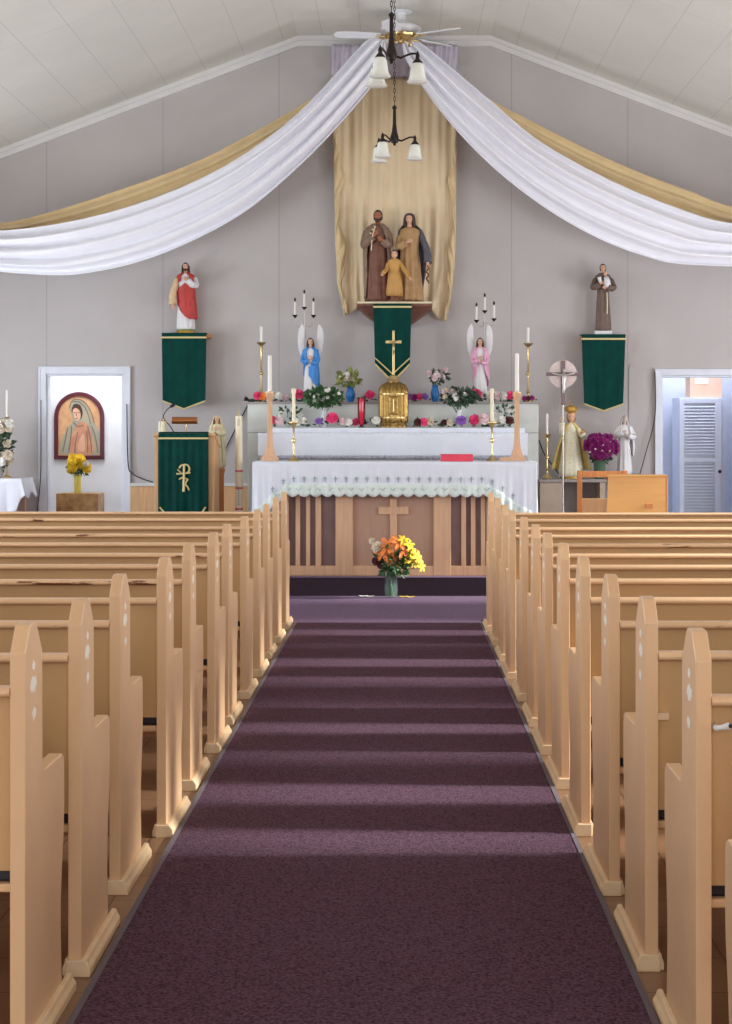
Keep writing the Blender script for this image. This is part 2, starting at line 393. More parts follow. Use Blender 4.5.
# entrance wall behind the camera, open for the wide entrance
we = MB(); a, b = Y0-.12, Y0
def seg2(x0, x1, z0, z1=None):
    xs = sorted({x0, x1} | {v for v in (CX0, CX1) if x0 < v < x1})
    if z1 is not None: we.box(x0, x1, a, b, z0, z1)
    else: we.prism([(x0, z0), (x1, z0)]+[(x, ceil_z(x)) for x in xs[::-1]], 'y', a, b)
seg2(XL, -2.5, 0); seg2(2.5, XR, 0); seg2(-2.5, 2.5, 3.7); seg2(-2.5, 2.5, 0, .5)
struct(we.build('wall_entrance', M['side']))
n = 0
for side, x0, x1 in (('left', XL-.1, XL), ('right', XR, XR+.1)):
    m_ = MB(); zt = ceil_z(XL)
    m_.box(x0, x1, Y0, DW, 0, WIN_H[0]); m_.box(x0, x1, Y0, DW, WIN_H[1], ceil_z(XL)+.04)
    e = [Y0]+[v for y in WIN_Y for v in (y-WIN_W/2, y+WIN_W/2)]+[DW]
    for i in range(0, len(e), 2): m_.box(x0, x1, e[i], e[i+1], WIN_H[0], WIN_H[1])
    struct(m_.build('wall_'+side, M['side']))
    for y in WIN_Y:
        n += 1
        f = MB(); t = .05; ya, yb = y-WIN_W/2, y+WIN_W/2; xa, xb = x0+.02, x1-.02
        f.box(xa, xb, ya, yb, WIN_H[0], WIN_H[0]+t); f.box(xa, xb, ya, yb, WIN_H[1]-t, WIN_H[1])
        f.box(xa, xb, ya, ya+t, WIN_H[0]+t, WIN_H[1]-t); f.box(xa, xb, yb-t, yb, WIN_H[0]+t, WIN_H[1]-t)
        f.box(xa+.01, xb-.01, y-.02, y+.02, WIN_H[0]+t, WIN_H[1]-t)
        w_ = struct(f.build('window_%d' % n, M['trim']))
        MB().box((x0+x1)/2-.002, (x0+x1)/2+.002, ya+t, yb-t, WIN_H[0]+t, WIN_H[1]-t).build('pane', M['pane'], w_)
# crown moulding where the back wall meets the ceiling
cm = MB()
def crown(xa, xb, h, dp):
    za, zb = ceil_z(xa), ceil_z(xb)
    for (h0, h1, d0) in ((0, .045, dp), (.045, h, dp*.5)):
        cm.add([(xa, DW-d0, za-h1), (xb, DW-d0, zb-h1), (xb, DW, zb-h1), (xa, DW, za-h1), (xa, DW-d0, za-h0), (xb, DW-d0, zb-h0), (xb, DW, zb-h0), (xa, DW, za-h0)],
            [(0,3,2,1),(4,5,6,7),(0,1,5,4),(1,2,6,5),(2,3,7,6),(3,0,4,7)])
crown(XL, CX0, .1, .06); crown(CX0, CX1, .1, .06); crown(CX1, XR, .1, .06)
struct(cm.build('trim_2', M['trim']))
# thin battens on the wall beside the doors
bt = MB()
bt.box(XL, X(40, DW), DW-.008, DW, Z(364.5, DW)-.012, Z(364.5, DW)+.012)
bt.box(X(630, DW), X(655, DW), DW-.008, DW, Z(365.5, DW)-.012, Z(365.5, DW)+.012)
bt.box(X(630, DW)-.012, X(630, DW)+.012, DW-.008, DW, ZP, Z(366.8, DW))
bt.build('trim_3', M['wall'])['kind'] = 'structure'
# low panelling either side of the altar
wn = MB()
wn.box(X(130, DW)+.01, X(250, DW), DW-.05, DW, ZP, Z(486, DW)); st = wn.build('trim_4', M['woodlt']); struct(st)
cap = MB().box(X(130, DW)+.01, X(250, DW), DW-.07, DW, Z(486, DW)+.001, Z(483, DW)).build('cap_rail', M['marble'], st)

def door_frame(idx, D_, w_=.07):
    x0, x1, zt = D_
    f = MB()
    f.box(x0-w_, x0, DW-.03, DW-.0005, ZP, zt+w_); f.box(x1, x1+w_, DW-.03, DW-.0005, ZP, zt+w_); f.box(x0, x1, DW-.03, DW-.0005, zt, zt+w_)
    f.box(x0, x0+.02, DW, DW+.12, ZP, zt-.02); f.box(x1-.02, x1, DW, DW+.12, ZP, zt-.02); f.box(x0, x1, DW, DW+.12, zt-.02, zt)
    f.box(x0-w_-.008, x0-w_+.012, DW-.04, DW-.03, ZP, zt+w_); f.box(x1+w_-.012, x1+w_+.008, DW-.04, DW-.03, ZP, zt+w_)
    f.box(x0-w_-.008, x1+w_+.008, DW-.04, DW-.03, zt+w_-.012, zt+w_+.008)
    return struct(f.build('door_%d' % idx, M['bluewhite'], bevel=.004))
d1 = door_frame(1, DL); d2 = door_frame(2, DR, .06)
# side rooms behind the two openings
def room(name, x0, x1, y1, ztop, m):
    r = MB(); y0 = DW+.121
    r.box(x0-.1, x0, y0, y1, 0, ztop); r.box(x1, x1+.1, y0, y1, 0, ztop); r.box(x0-.1, x1+.1, y1, y1+.1, 0, ztop)
    r.box(x0-.1, x1+.1, y0, y1+.1, ztop, ztop+.1); r.box(x0, x1, y0, y1, .0005, ZP)
    return struct(r.build(name, m))
room('wall_sacristy', -4.3, -2.4, 19.35, 2.7, M['white'])
room('wall_vestry', 2.3, 4.6, 19.45, 2.7, M['bluewhite'])

# carpets
cp = MB(); cp.box(-.800, .618, .2, 13.37, .0005, .012)
run = cp.build('aisle_carpet', M['carpet'], origin=(-.09, 7, 0)); tag(run, 'long plum carpet runner down the middle aisle between the pews', 'carpet')
bd = MB(); bd.box(-.818, -.8003, .2, 13.37, .0005, .014); bd.box(.6183, .636, .2, 13.37, .0005, .014)
bd.build('edge_binding', M['binding'], run)
cf = MB().box(-.83, .632, 13.375, 13.5405, .0005, .011).box(XL+.05, XR-.05, 13.5406, YS-.013, .0005, .011).build('sanctuary_carpet', M['carpet2'], origin=(0, 14.5, 0))
tag(cf, 'paler mauve carpet across the front, between the pews and the altar step', 'carpet')

# ------------------------------------------------------------------ pews
PL = 3.62; TH = .036
prof = [(0, .0), (0, .945), (.055, 1.004), (.068, 1.008), (.115, 1.008), (.130, 1.002), (.195, .930), (.198, .66), (.212, .637), (.235, .632),
        (.44, .632), (.462, .622), (.468, .60), (.47, .50), (.462, .42), (.44, .34), (.425, .26), (.424, .18), (.432, .10), (.44, 0)]
def make_pew():
    t = thing('pew', '', 'pew', (0, 0, 0), None)
    h = PL/2
    for s in (-1, 1):
        a, b = (h-TH, h) if s > 0 else (-h, -h+TH)
        e = MB().prism(prof, 'x', a, b).build('end_panel', M['pewend'], t, bevel=.003)
        sh = MB(); q = [(0, 0), (.026, 0), (.026, .022), (.018, .034), (.014, .046), (0, .048)]
        xo = h if s > 0 else -h
        sh.prism([(xo+s*u, v) for u, v in q], 'y', -.012, .50)
        sh.prism([(xo-s*(TH+.004), 0), (xo+s*.026, 0), (xo+s*.024, .030), (xo+s*.012, .046), (xo-s*(TH+.004), .046)], 'y', -.014, -.0005)
        xi = xo-s*TH
        sh.prism([(xi-s*u*.6, v) for u, v in q], 'y', 0, .45)
        sh.build('foot', M['pewshoe'], e, bevel=.003)
    i = h-TH-.0005
    MB().add([(-i, .055, .425), (i, .055, .425), (i, .075, .425), (-i, .075, .425), (-i, .030, .842), (i, .030, .842), (i, .048, .842), (-i, .048, .842)],
             [(0,3,2,1),(4,5,6,7),(0,1,5,4),(1,2,6,5),(2,3,7,6),(3,0,4,7)]).build('backrest', M['pewback'], t)
    rp = [(-.002+.0, .862)]
    rr = MB(); pts = []
    for k in range(9):
        a = pi/2+pi*k/8; pts.append((.006+.0105*cos(a), .853+.0105*sin(a)))
    pts += [(.055, .8425), (.060, .846), (.060, .860), (.055, .8635)]
    rr.prism(pts, 'x', -i, i).build('top_rail', M['pewrail'], t, smooth=True)
    MB().box(-i, i, .06, .455, .372, .392).build('seat', M['pew'], t, bevel=.004)
    cu = MB(); q = [(.08, .393), (.46, .393), (.475, .405), (.475, .42), (.46, .433), (.08, .433)]
    cu.prism(q, 'x', -i+.004, i-.004).build('cushion', M['cushion'], t, bevel=.006)
    for x in (-.55, .55):
        MB().prism([(.10, 0), (.14, .371), (.42, .371), (.40, .25), (.38, 0)], 'x', x-.015, x+.015).build('seat_support', M['pew'], t)
    MB().box(-i, i, .425, .445, .29, .371).build('seat_rail', M['pew'], t)
    return t
XLA, XRA = -.862, .663
left_y = [4.02, 4.63, 5.47, 6.25, 7.06, 7.91, 8.68, 9.54, 10.42, 11.26, 12.13, 13.0]
right_y = [3.06, 3.88, 4.68, 5.46, 6.26, 7.1, 7.86, 8.62, 9.45, 10.3, 11.15, 12.0, 12.83]
ordn = ['front', 'second', 'third', 'fourth', 'fifth', 'sixth', 'seventh', 'eighth', 'ninth', 'tenth', 'eleventh', 'twelfth', 'thirteenth']
shift = [-.012, .005, -.024, .016, .004, .014, 0, .012, .008, 0, 0, 0]   # the rows do not line up exactly
proto = make_pew(); first = True
for side, ys, xa in (('left', left_y, XLA-PL/2), ('right', right_y, XRA+PL/2)):
    rng = random.Random(3 if side == 'left' else 5)
    for k, y in enumerate(ys[::-1]):
        p = proto if first else copy_tree(proto); first = False
        near = len(ys)-1-k; p.location = (xa+(shift[near] if side == 'left' else rng.uniform(-.006, .006)), y, 0); p.scale.z = {0: 1.025, 1: 1.015}.get(k, 1.0); p.rotation_euler.z = rng.uniform(-.004, .004)
        p['group'] = 'tan pews on the %s of the aisle' % side
        if k == 0: p['label'] = 'tan painted wooden pew nearest the altar, front row on the %s of the aisle' % side
        elif y == ys[0]: p['label'] = 'tan painted wooden pew nearest the camera, %s of the aisle, partly out of frame' % side
        else: p['label'] = 'tan painted wooden pew %s of the aisle, %s row counting back from the altar' % (side, ordn[k])
# things fixed to one near pew's back
hk = MB(); yb_ = 3.88
hk.tube([(.712, yb_+.03, .795), (.712, yb_-.004, .795), (.722, yb_-.014, .799), (.738, yb_-.014, .802)], [.007, .007, .006, .009], 10)
hk = hk.build('hat_hook', M['white'], origin=(.712, yb_+.02, .795), smooth='all'); tag(hk, 'small white hook screwed to the back of the second nearest pew right of the aisle', 'hook')
MB().ell((.740, yb_-.022, .803), .005, .004, .005, 8, 6).build('screw', M['darkbronze'], hk)
cdh = MB().box(X(647, 4.72), X(668, 4.72), 4.70-.004, 4.70+.022, .678, .698).build('card_holder', M['pewshoe'], origin=(X(657, 4.72), 4.7, .68), bevel=.002)
tag(cdh, 'small tan card holder on the back of a pew right of the aisle', 'holder')

# ------------------------------------------------------------------ altar at the front of the platform
AX0, AX1 = X(274, 15.85), X(511, 15.85); AT = 1.205; AY = 15.85
al = thing('altar', 'oak altar with slatted front panels and a carved cross, under the fringed white cloth', 'altar', ((AX0+AX1)/2, AY+.3, ZP))
def zA(py): return Z(py, AY)
b_ = MB(); b_.box(AX0, AX1, AY+.06, AY+.62, ZP, AT-.04).build('body', M['panelmid'], al)
MB().box(AX0-.02, AX1+.02, AY-.02, AY+.66, AT-.04, AT).build('top', M['wood'], al)
xs = lambda p: X(p, AY)
fr = MB()
for p0, p1 in ((274, 288.5), (335.5, 353), (433.5, 451), (486.5, 511)): fr.box(xs(p0), xs(p1), AY, AY+.06, ZP, AT-.04)
for p0, p1 in ((288.5, 335.5), (353, 433.5), (451, 486.5)):
    fr.box(xs(p0), xs(p1), AY+.002, AY+.058, ZP, zA(566)); fr.box(xs(p0), xs(p1), AY+.002, AY+.058, zA(490), AT-.041)
fr.build('frame', M['wood'], al, bevel=.004)
for p0, p1 in ((288.5, 335.5), (451, 486.5)):
    g = MB().box(xs(p0), xs(p1), AY+.045, AY+.0595, zA(566), zA(490)).build('slat_panel', M['groove'], al)
    sl = ((295.5, 300), (306, 310), (315.5, 321)) if p0 < 400 else ((461.5, 466), (471, 475.5), (481, 485.5))
    for q0, q1 in sl:
        MB().box(xs(q0), xs(q1), AY+.01, AY+.0445, zA(566), zA(490)).build('slat', M['wood'], g, bevel=.003)
cp_ = MB().box(xs(353.2), xs(433.3), AY+.04, AY+.0595, zA(566), zA(490)).build('centre_panel', M['panelmid'], al)
cr = MB(); zc0, zc1 = zA(514.5), zA(507)
cr.box(xs(378.5), xs(408.5), AY+.012, AY+.0395, zc0, zc1); cr.box(xs(390), xs(397), AY+.013, AY+.0395, zA(563), zc0); cr.box(xs(390), xs(397), AY+.013, AY+.0395, zc1, zA(499))
cr.build('cross', M['wood'], cp_, bevel=.003)

# altar cloth: top sheet + front drop with scalloped lace hem and corners hanging lower
ACY = 15.72; TZ = Z(462, ACY)
CX_0, CX_1 = X(252.5, ACY), X(537, ACY)
def hem(px):
    base = interp([(252, 522), (258, 516), (268, 508), (276, 501), (287, 493.5), (488, 494), (500, 501), (512, 510), (524, 517), (538, 524)], px)
    return base
def scal(px): return 3.2*abs(sin((px-287)*pi/11.55))
def front(u, v, extra=0, top=None, dy=0):
    px = lerp(252.5, 537, u); zb = Z(hem(px)+scal(px), ACY)+extra
    z0 = TZ if top is None else top(px)
    z = lerp(z0, zb, v); v = (TZ-z)/(TZ-zb)
    fold = .012*sin(px*.19+1)+.008*sin(px*.47)+.006*sin(px*.9+2)
    d_ = abs(px-395)/142
    return (lerp(CX_0, CX_1, u), ACY+dy-.02*v*d_-fold*v*(.4+.9*d_), z)
m_ = MB(); m_.grid(front, 420, 12)
m_.grid(lambda u, v: (lerp(CX_0, CX_1, u), lerp(ACY, AY+.9, v), TZ+.0), 30, 4)
for s_, xx in ((-1, CX_0), (1, CX_1)):
    m_.grid(lambda u, v: (xx+s_*.02*v*sin(u*9), lerp(ACY, AY+.9, u), lerp(TZ, TZ-.42-.1*cos(u*pi*2), v)), 30, 8)
cl_ = m_.build('altar_cloth', M['cloth'], origin=((CX_0+CX_1)/2, AY+.3, AT+.002), smooth='all', solid=.003)
tag(cl_, 'white altar cloth with a scalloped mint lace border spread over the oak altar', 'altar cloth')
lc = MB(); lc.grid(lambda u, v: front(u, v, -.002, lambda px: Z(hem(px)-9.5, ACY), -.006), 420, 4)
lc.build('lace_border', M['lace'], cl_, smooth='all', solid=.006)
for k in range(24):
    px = 273+k*(513-273)/23; u = (px-252.5)/284.5
    py = hem(px)-14.5; x, y, _ = front(u, .6, 0, None, -.012); z = Z(py, ACY)
    ce = MB(); a4, b4, c4 = .0045, .026, .016; ce.prism([(x-a4, z-b4), (x+a4, z-b4), (x+a4, z+.002), (x+c4, z+.002), (x+c4, z+.010), (x+a4, z+.010), (x+a4, z+b4), (x-a4, z+b4), (x-a4, z+.010), (x-c4, z+.010), (x-c4, z+.002), (x-a4, z+.002)], 'y', y-.002, y+.002)
    ce.build('embroidered_cross', M['laceg'], cl_)
    u2 = (px+5-252.5)/284.5; x, y, _ = front(min(u2, .99), .8, 0, None, -.012); z = Z(hem(px+5)-4.5, ACY)
    MB().tube([(x-.022, y, z+.012), (x, y, z-.012), (x+.022, y, z+.012)], .0025, 4).build('embroidered_stitch', M['laceg'], cl_)

# ------------------------------------------------------------------ high altar behind: table, step, tall shelf
HY = 17.0
TX0, TX1 = X(258, HY), X(528, HY); TZ2 = Z(433, HY)
ha = thing('high_altar', 'pale painted high altar with end pillars and a tall flower shelf, against the back', 'altar', (X(393, HY), 17.4, ZP))
SX0, SX1 = X(247.5, 17.5), X(538.5, 17.5); SZ = Z(402, 17.5); SZL = Z(433, 17.5)
MB().box(TX0+.03, TX1-.03, HY+.03, 17.499, ZP, TZ2-.012).build('base', M['marble'], ha, bevel=.004)
MB().box(SX0, SX1, 17.5, 17.92, SZL+.004, SZ-.02).build('tall_shelf', M['marble'], ha, bevel=.004)
MB().box(SX0-.0, SX1+.0, 17.505, 17.92, ZP, SZL).build('back_plinth', M['marble'], ha, bevel=.006)
MB().box(SX0-.015, SX1+.015, 17.485, 17.93, SZ-.0195, SZ).build('shelf_top', M['greyshelf'], ha, bevel=.003)
MB().box(X(272, 17.15), X(525, 17.15), 17.12, 17.49, TZ2+.002, Z(428, 17.12)-.004).build('step', M['marble'], ha)
# its cloths
def fold_cloth(name, label, px0, px1, d, z0, pyb, depth, sc=6.1, lace=True, cat='altar cloth', side=.0):
    m = MB()
    def f(u, v, dz=0, dy=0, zt=None):
        px = lerp(px0, px1, u); zb = Z(pyb+2.2*abs(sin(px*pi/sc)), d)+dz
        return (X(px, d), d+dy-.008*v*sin(px*.16), lerp(z0 if zt is None else zt, zb, v))
    m.grid(f, 400, 6); m.grid(lambda u, v: (X(lerp(px0, px1, u), d), d+depth*v, z0), 20, 2)
    if side:
        for xx in (X(px0, d), X(px1, d)): m.grid(lambda u, v: (xx, d+depth*u, lerp(z0, z0-side, v)), 6, 4)
    o = m.build(name, M['cloth'], origin=(X((px0+px1)/2, d), d, z0), smooth='all', solid=.003)
    tag(o, label, cat)
    if lace:
        l = MB(); l.grid(lambda u, v: f(u, v, -.010, -.008, Z(pyb-1.0, d)), 400, 2); l.build('lace_edge', M['grey_lace'], o, smooth='all', solid=.002)
    return o
fold_cloth('altar_cloth', 'plain white cloth with a grey scalloped edge hanging from the high altar table', 258, 527.5, HY-.02, TZ2, 456.5, .12, side=.3)
fold_cloth('shelf_cloth', 'white runner on the step in front of the tall flower shelf', 272, 524.5, 17.10, Z(428, 17.10), 432, .37, lace=False, cat='cloth')
ZS = Z(428, 17.10)+.004     # flowers and tabernacle stand here

# ------------------------------------------------------------------ tabernacle with crucifix
tx = X(393.5, 17.25); r_ = 14.2*17.25/F; zt = lambda py: Z(py, 17.25)-ZS
tb = thing('tabernacle', 'ribbed brass tabernacle with a domed top in the middle of the white high altar step', 'tabernacle', (tx, 17.27, ZS))
MB().lathe([(r_*.92, 0), (r_*.92, .02), (r_*.86, .03), (r_*.86, .045), (r_*.94, .05), (r_*.98, .06), (r_, .08), (r_, zt(392)), (r_*.96, zt(388)), (r_*.8, zt(384.5)), (r_*.5, zt(382.5)), (r_*.4, zt(382))], tx, 17.27, ZS, 160, ribs=18, amp=.055).build('body', M['aged'], tb, smooth=True, angle=60)
MB().lathe([(r_*.42, zt(382.3)), (r_*.46, zt(380.5)), (r_*.36, zt(379)), (r_*.33, zt(376)), (r_*.15, zt(375))], tx, 17.27, ZS, 32).build('neck', M['gold'], tb, smooth=True)
for hz in (.10, .335): MB().lathe([(r_*1.0, hz-.008), (r_*1.045, hz-.005), (r_*1.045, hz+.005), (r_*1.0, hz+.008)], tx, 17.27, ZS, 48).build('band', M['gold'], tb, smooth=True)
dr = MB(); dr.grid(lambda u, v: (tx+r_*1.03*sin(lerp(-.3, .3, u)), 17.27-r_*1.03*cos(lerp(-.3, .3, u)), ZS+lerp(.125, .315, v)), 14, 10); dr = dr.build('door', M['aged'], tb, smooth='all', solid=.008)
MB().tube([(tx, 17.27-r_*1.06, ZS+.16), (tx, 17.27-r_*1.06, ZS+.28)], .006, 8).tube([(tx-.03, 17.27-r_*1.055, ZS+.24), (tx+.03, 17.27-r_*1.055, ZS+.24)], .006, 8).build('door_cross', M['gold'], dr)
MB().ell((tx+.035, 17.27-r_-.018, ZS+.2), .006, .006, .006, 10, 8).build('knob', M['gold'], dr, smooth='all')
for k in range(5):
    a = -pi/2+(k-2)*.5; MB().ell((tx+r_*.9*cos(a), 17.27+r_*.9*sin(a), ZS+.012), .012, .012, .012, 10, 8).build('ball_foot', M['gold'], tb, smooth='all')
cz = ZS+zt(375)
cx_ = MB(); cx_.box(tx-.012, tx+.012, 17.262, 17.278, cz-.004, Z(330.5, 17.27)); cx_.box(tx-.078, tx-.0121, 17.262, 17.278, Z(343.5, 17.27), Z(340.5, 17.27)); cx_.box(tx+.0121, tx+.078, 17.262, 17.278, Z(343.5, 17.27), Z(340.5, 17.27))
crx = cx_.build('crucifix', M['gold'], tb, bevel=.004)
fg = MB(); zz = Z(341, 17.27); fg.tube([(tx, 17.256, zz-.14), (tx+.004, 17.25, zz-.08), (tx, 17.252, zz-.02)], [.006, .010, .013], 8)
fg.tube([(tx-.06, 17.258, zz+.005), (tx-.03, 17.254, zz-.008), (tx, 17.252, zz-.02), (tx+.03, 17.254, zz-.008), (tx+.06, 17.258, zz+.005)], [.004, .005, .008, .005, .004], 8)
fg.ell((tx+.002, 17.248, zz+.004), .009, .009, .012, 10, 8); fg.build('corpus', M['gold'], crx, smooth='all')

# ------------------------------------------------------------------ gold curtain and sheer valance on the back wall
CY = DW-.09
def edgeL(py): return interp([(78, 333.5), (120, 334), (180, 335), (240, 336), (280, 338), (300, 342), (317, 344)], py)
def edgeR(py): return interp([(78, 455.5), (150, 455.5), (230, 455), (270, 453.5), (295, 450), (322, 446.5)], py)
def hemC(u): return interp([(0, 317), (.08, 312), (.17, 307), (.25, 303), (.75, 303), (.84, 309), (.9, 318), (1, 322)], u)
def cur(u, v):
    pb = hemC(u); py = lerp(78, pb, v)
    x = lerp(edgeL(py), edgeR(py), u); f = .022*sin(u*38)+.012*sin(u*83+v*2)+.014*v*sin(u*14+v*5)
    f += .03*max(0, v-.75)*sin(u*60+v*20)*4*(abs(u-.5) > .3)
    return (X(x, CY), CY-.012-abs(.0)-f*.7, Z(py, CY))
m_ = MB(); m_.grid(cur, 200, 60)
cu_ = m_.build('curtain', M['curtain'], origin=(X(394, CY), CY, Z(190, CY)), smooth='all', solid=.004)
tag(cu_, 'tall gold satin curtain hung on the back wall behind the carved family group', 'curtain')
for nm, fn, w0, s_ in (('left', edgeL, 9, 1), ('right', edgeR, 7, -1)):
    e = MB()
    def ed(u, v, fn=fn, w0=w0, s_=s_):
        py = lerp(84, 312 if s_ > 0 else 318, v); x0 = fn(py)-s_*.8; wv = w0*(.75+.3*sin(v*19)+.15*sin(v*47))
        return (X(x0+s_*wv*u, CY), CY-.05-.022*sin(u*pi)-.01*sin(v*60+u*8), Z(py+3*sin(u*4+v*30), CY))
    e.grid(ed, 10, 120); e.build('ruffled_edge', M['goldsatin'], cu_, smooth='all', solid=.004)
sw = MB()
for u0 in (0,):
    def shf(u, v):
        px = lerp(332, 457, u); pyb = interp([(332, 77), (345, 75), (375, 72), (395, 79), (415, 79), (440, 74), (457, 75)], px)
        return (X(px, CY), CY-.075-.012*sin(px*.55)-.008*sin(px*1.3+v*3), Z(lerp(46, pyb, v), CY))
    sw.grid(shf, 120, 8)
so = sw.build('valance', M['sheer'], origin=(X(394, CY), CY, Z(60, CY)), smooth='all', solid=.004)
tag(so, 'lilac white sheer valance gathered above the gold curtain under the ridge', 'valance')

# ------------------------------------------------------------------ swags from the ridge to the side walls
def swag(name, m, label, cat, up, lo, d, folds, amp, seed, grp=None):
    n = 90; U = catmull(up, n); L = catmull(lo, n); rg = random.Random(seed); ph = [rg.uniform(0, 6) for _ in range(4)]
    def f(u, v):
        k = min(int(round(v*n)), n); a, b = U[k], L[k]
        px = lerp(a[0], b[0], u); py = lerp(a[1], b[1], u)
        w_ = math.hypot(a[0]-b[0], a[1]-b[1])*d/F
        fo = amp*min(1, w_/.35)*(sin(u*folds*2*pi+ph[0]+1.4*sin(v*3))+.22*sin(u*folds*4.3*pi+ph[1]+v*2))+.006*sin(v*170+u*9)*max(0, 1-u/.16)
        return (X(px, d), d-.05*sin(pi*u)-fo-.012*sin(v*9+ph[2]), Z(py, d))
    o = MB().grid(f, 60, n).build(name, m, origin=(X(up[0][0], d), d, Z(up[0][1], d)), smooth='all', solid=.006)
    return tag(o, label, cat, grp)
swag('drape', M['goldsatin'], 'gold swag showing above the white one, left of the ceiling fan', 'drape',
     [(372, 50), (320, 93), (250, 135), (190, 165), (100, 197), (40, 215), (0, 223), (-70, 225), (-128, 214)],
     [(374, 60), (332, 108), (290, 142), (240, 172), (150, 212), (75, 232), (0, 243), (-70, 240), (-128, 226)], 17.52, 3.0, .02, 1)
swag('drape', M['goldsatin'], 'gold swag showing above the white one, right of the ceiling fan', 'drape',
     [(420, 50), (470, 88), (531, 121), (591, 151), (646, 175), (691, 192), (732, 207), (800, 216), (900, 205)],
     [(418, 60), (465, 104), (520, 146), (580, 182), (636, 206), (691, 224), (732, 236), (800, 236), (900, 215)], 17.52, 3.0, .02, 2)
swag('drape', M['satin'], 'broad white satin swag hanging from the ridge to the left wall', 'drape',
     [(380, 38), (366, 42), (320, 92), (280, 129), (220, 169), (150, 200), (75, 221), (0, 231), (-70, 228), (-128, 212)],
     [(386, 44), (382, 70), (350, 112), (300, 165), (240, 215), (165, 253), (100, 271), (40, 274.5), (-60, 262), (-128, 230)], 17.30, 3.6, .055, 3)
swag('drape', M['satin'], 'broad white satin swag hanging from the ridge to the right wall', 'drape',
     [(411, 38), (418, 42), (441, 60), (491, 102), (541, 143), (616, 184), (691, 214), (732, 224), (800, 228), (900, 208)],
     [(402, 44), (410, 66), (446, 117), (491, 165), (541, 205), (591, 235), (641, 255), (691, 264.5), (800, 262), (900, 226)], 17.30, 3.6, .055, 4)

# ------------------------------------------------------------------ ceiling fan
fx, fy = X(401, 17.0), 17.0; fz = Z(31.5, fy)
fan = thing('ceiling_fan', 'white five-bladed ceiling fan with brass fittings under the ridge, behind the chandeliers', 'fan', (fx, fy, CZ))
MB().lathe([(.11, CZ-.002), (.115, CZ-.012), (.10, CZ-.022), (.05, CZ-.026), (.05, fz+.075)][::-1], fx, fy, 0, 24).build('canopy', M['white'], fan, smooth=True)
MB().lathe([(.05, fz-.02), (.15, fz-.018), (.19, fz+.005), (.20, fz+.035), (.16, fz+.065), (.06, fz+.078)], fx, fy, 0, 32).build('motor', M['white'], fan, smooth=True)
MB().lathe([(.03, fz-.10), (.06, fz-.09), (.10, fz-.07), (.15, fz-.055), (.16, fz-.035), (.08, fz-.021)], fx, fy, 0, 32, ribs=8, amp=.05).build('brass_hub', M['gold'], fan, smooth=True)
for k in range(5):
    a = R(-30+72*k); Mz = Matrix.Rotation(a, 3, 'Z'); Mt = Matrix.Rotation(R(12), 3, 'X')
    def T(v): q = Mz @ (Mt @ Vector((0, v[1], v[2]))+Vector((v[0], 0, 0))); return (fx+q.x, fy+q.y, fz-.045+q.z)
    ol = [(.20, -.05), (.30, -.062), (.56, -.07), (.64, -.055), (.665, 0), (.64, .055), (.56, .07), (.30, .062), (.20, .05)]
    bl = MB(); nn = len(ol)
    bl.add([T((x, y, .004)) for x, y in ol]+[T((x, y, -.004)) for x, y in ol], [tuple(range(nn)), tuple(range(2*nn-1, nn-1, -1))]+[(i, i+nn, (i+1) % nn+nn, (i+1) % nn) for i in range(nn)])
    bl = bl.build('blade', M['white'], fan)
    br = MB(); br.tube([T((.09, 0, -.015)), T((.15, -.01, -.022)), T((.21, -.03, -.012)), T((.25, -.03, -.008))], [.012, .01, .01, .006], 8); br.tube([T((.15, .01, -.022)), T((.21, .03, -.012)), T((.25, .03, -.008))], [.01, .01, .006], 8)
    br.build('blade_arm', M['gold'], bl, smooth='all')
for k in range(3):
    a = R(30+120*k); q = (fx+.09*cos(a), fy+.09*sin(a), fz-.10)
    MB().tube([(fx+.04*cos(a), fy+.04*sin(a), fz-.09), q, (q[0]+.02*cos(a), q[1]+.02*sin(a), q[2]-.03)], [.01, .012, .03], 10).build('lamp_socket', M['gold'], fan, smooth='all')

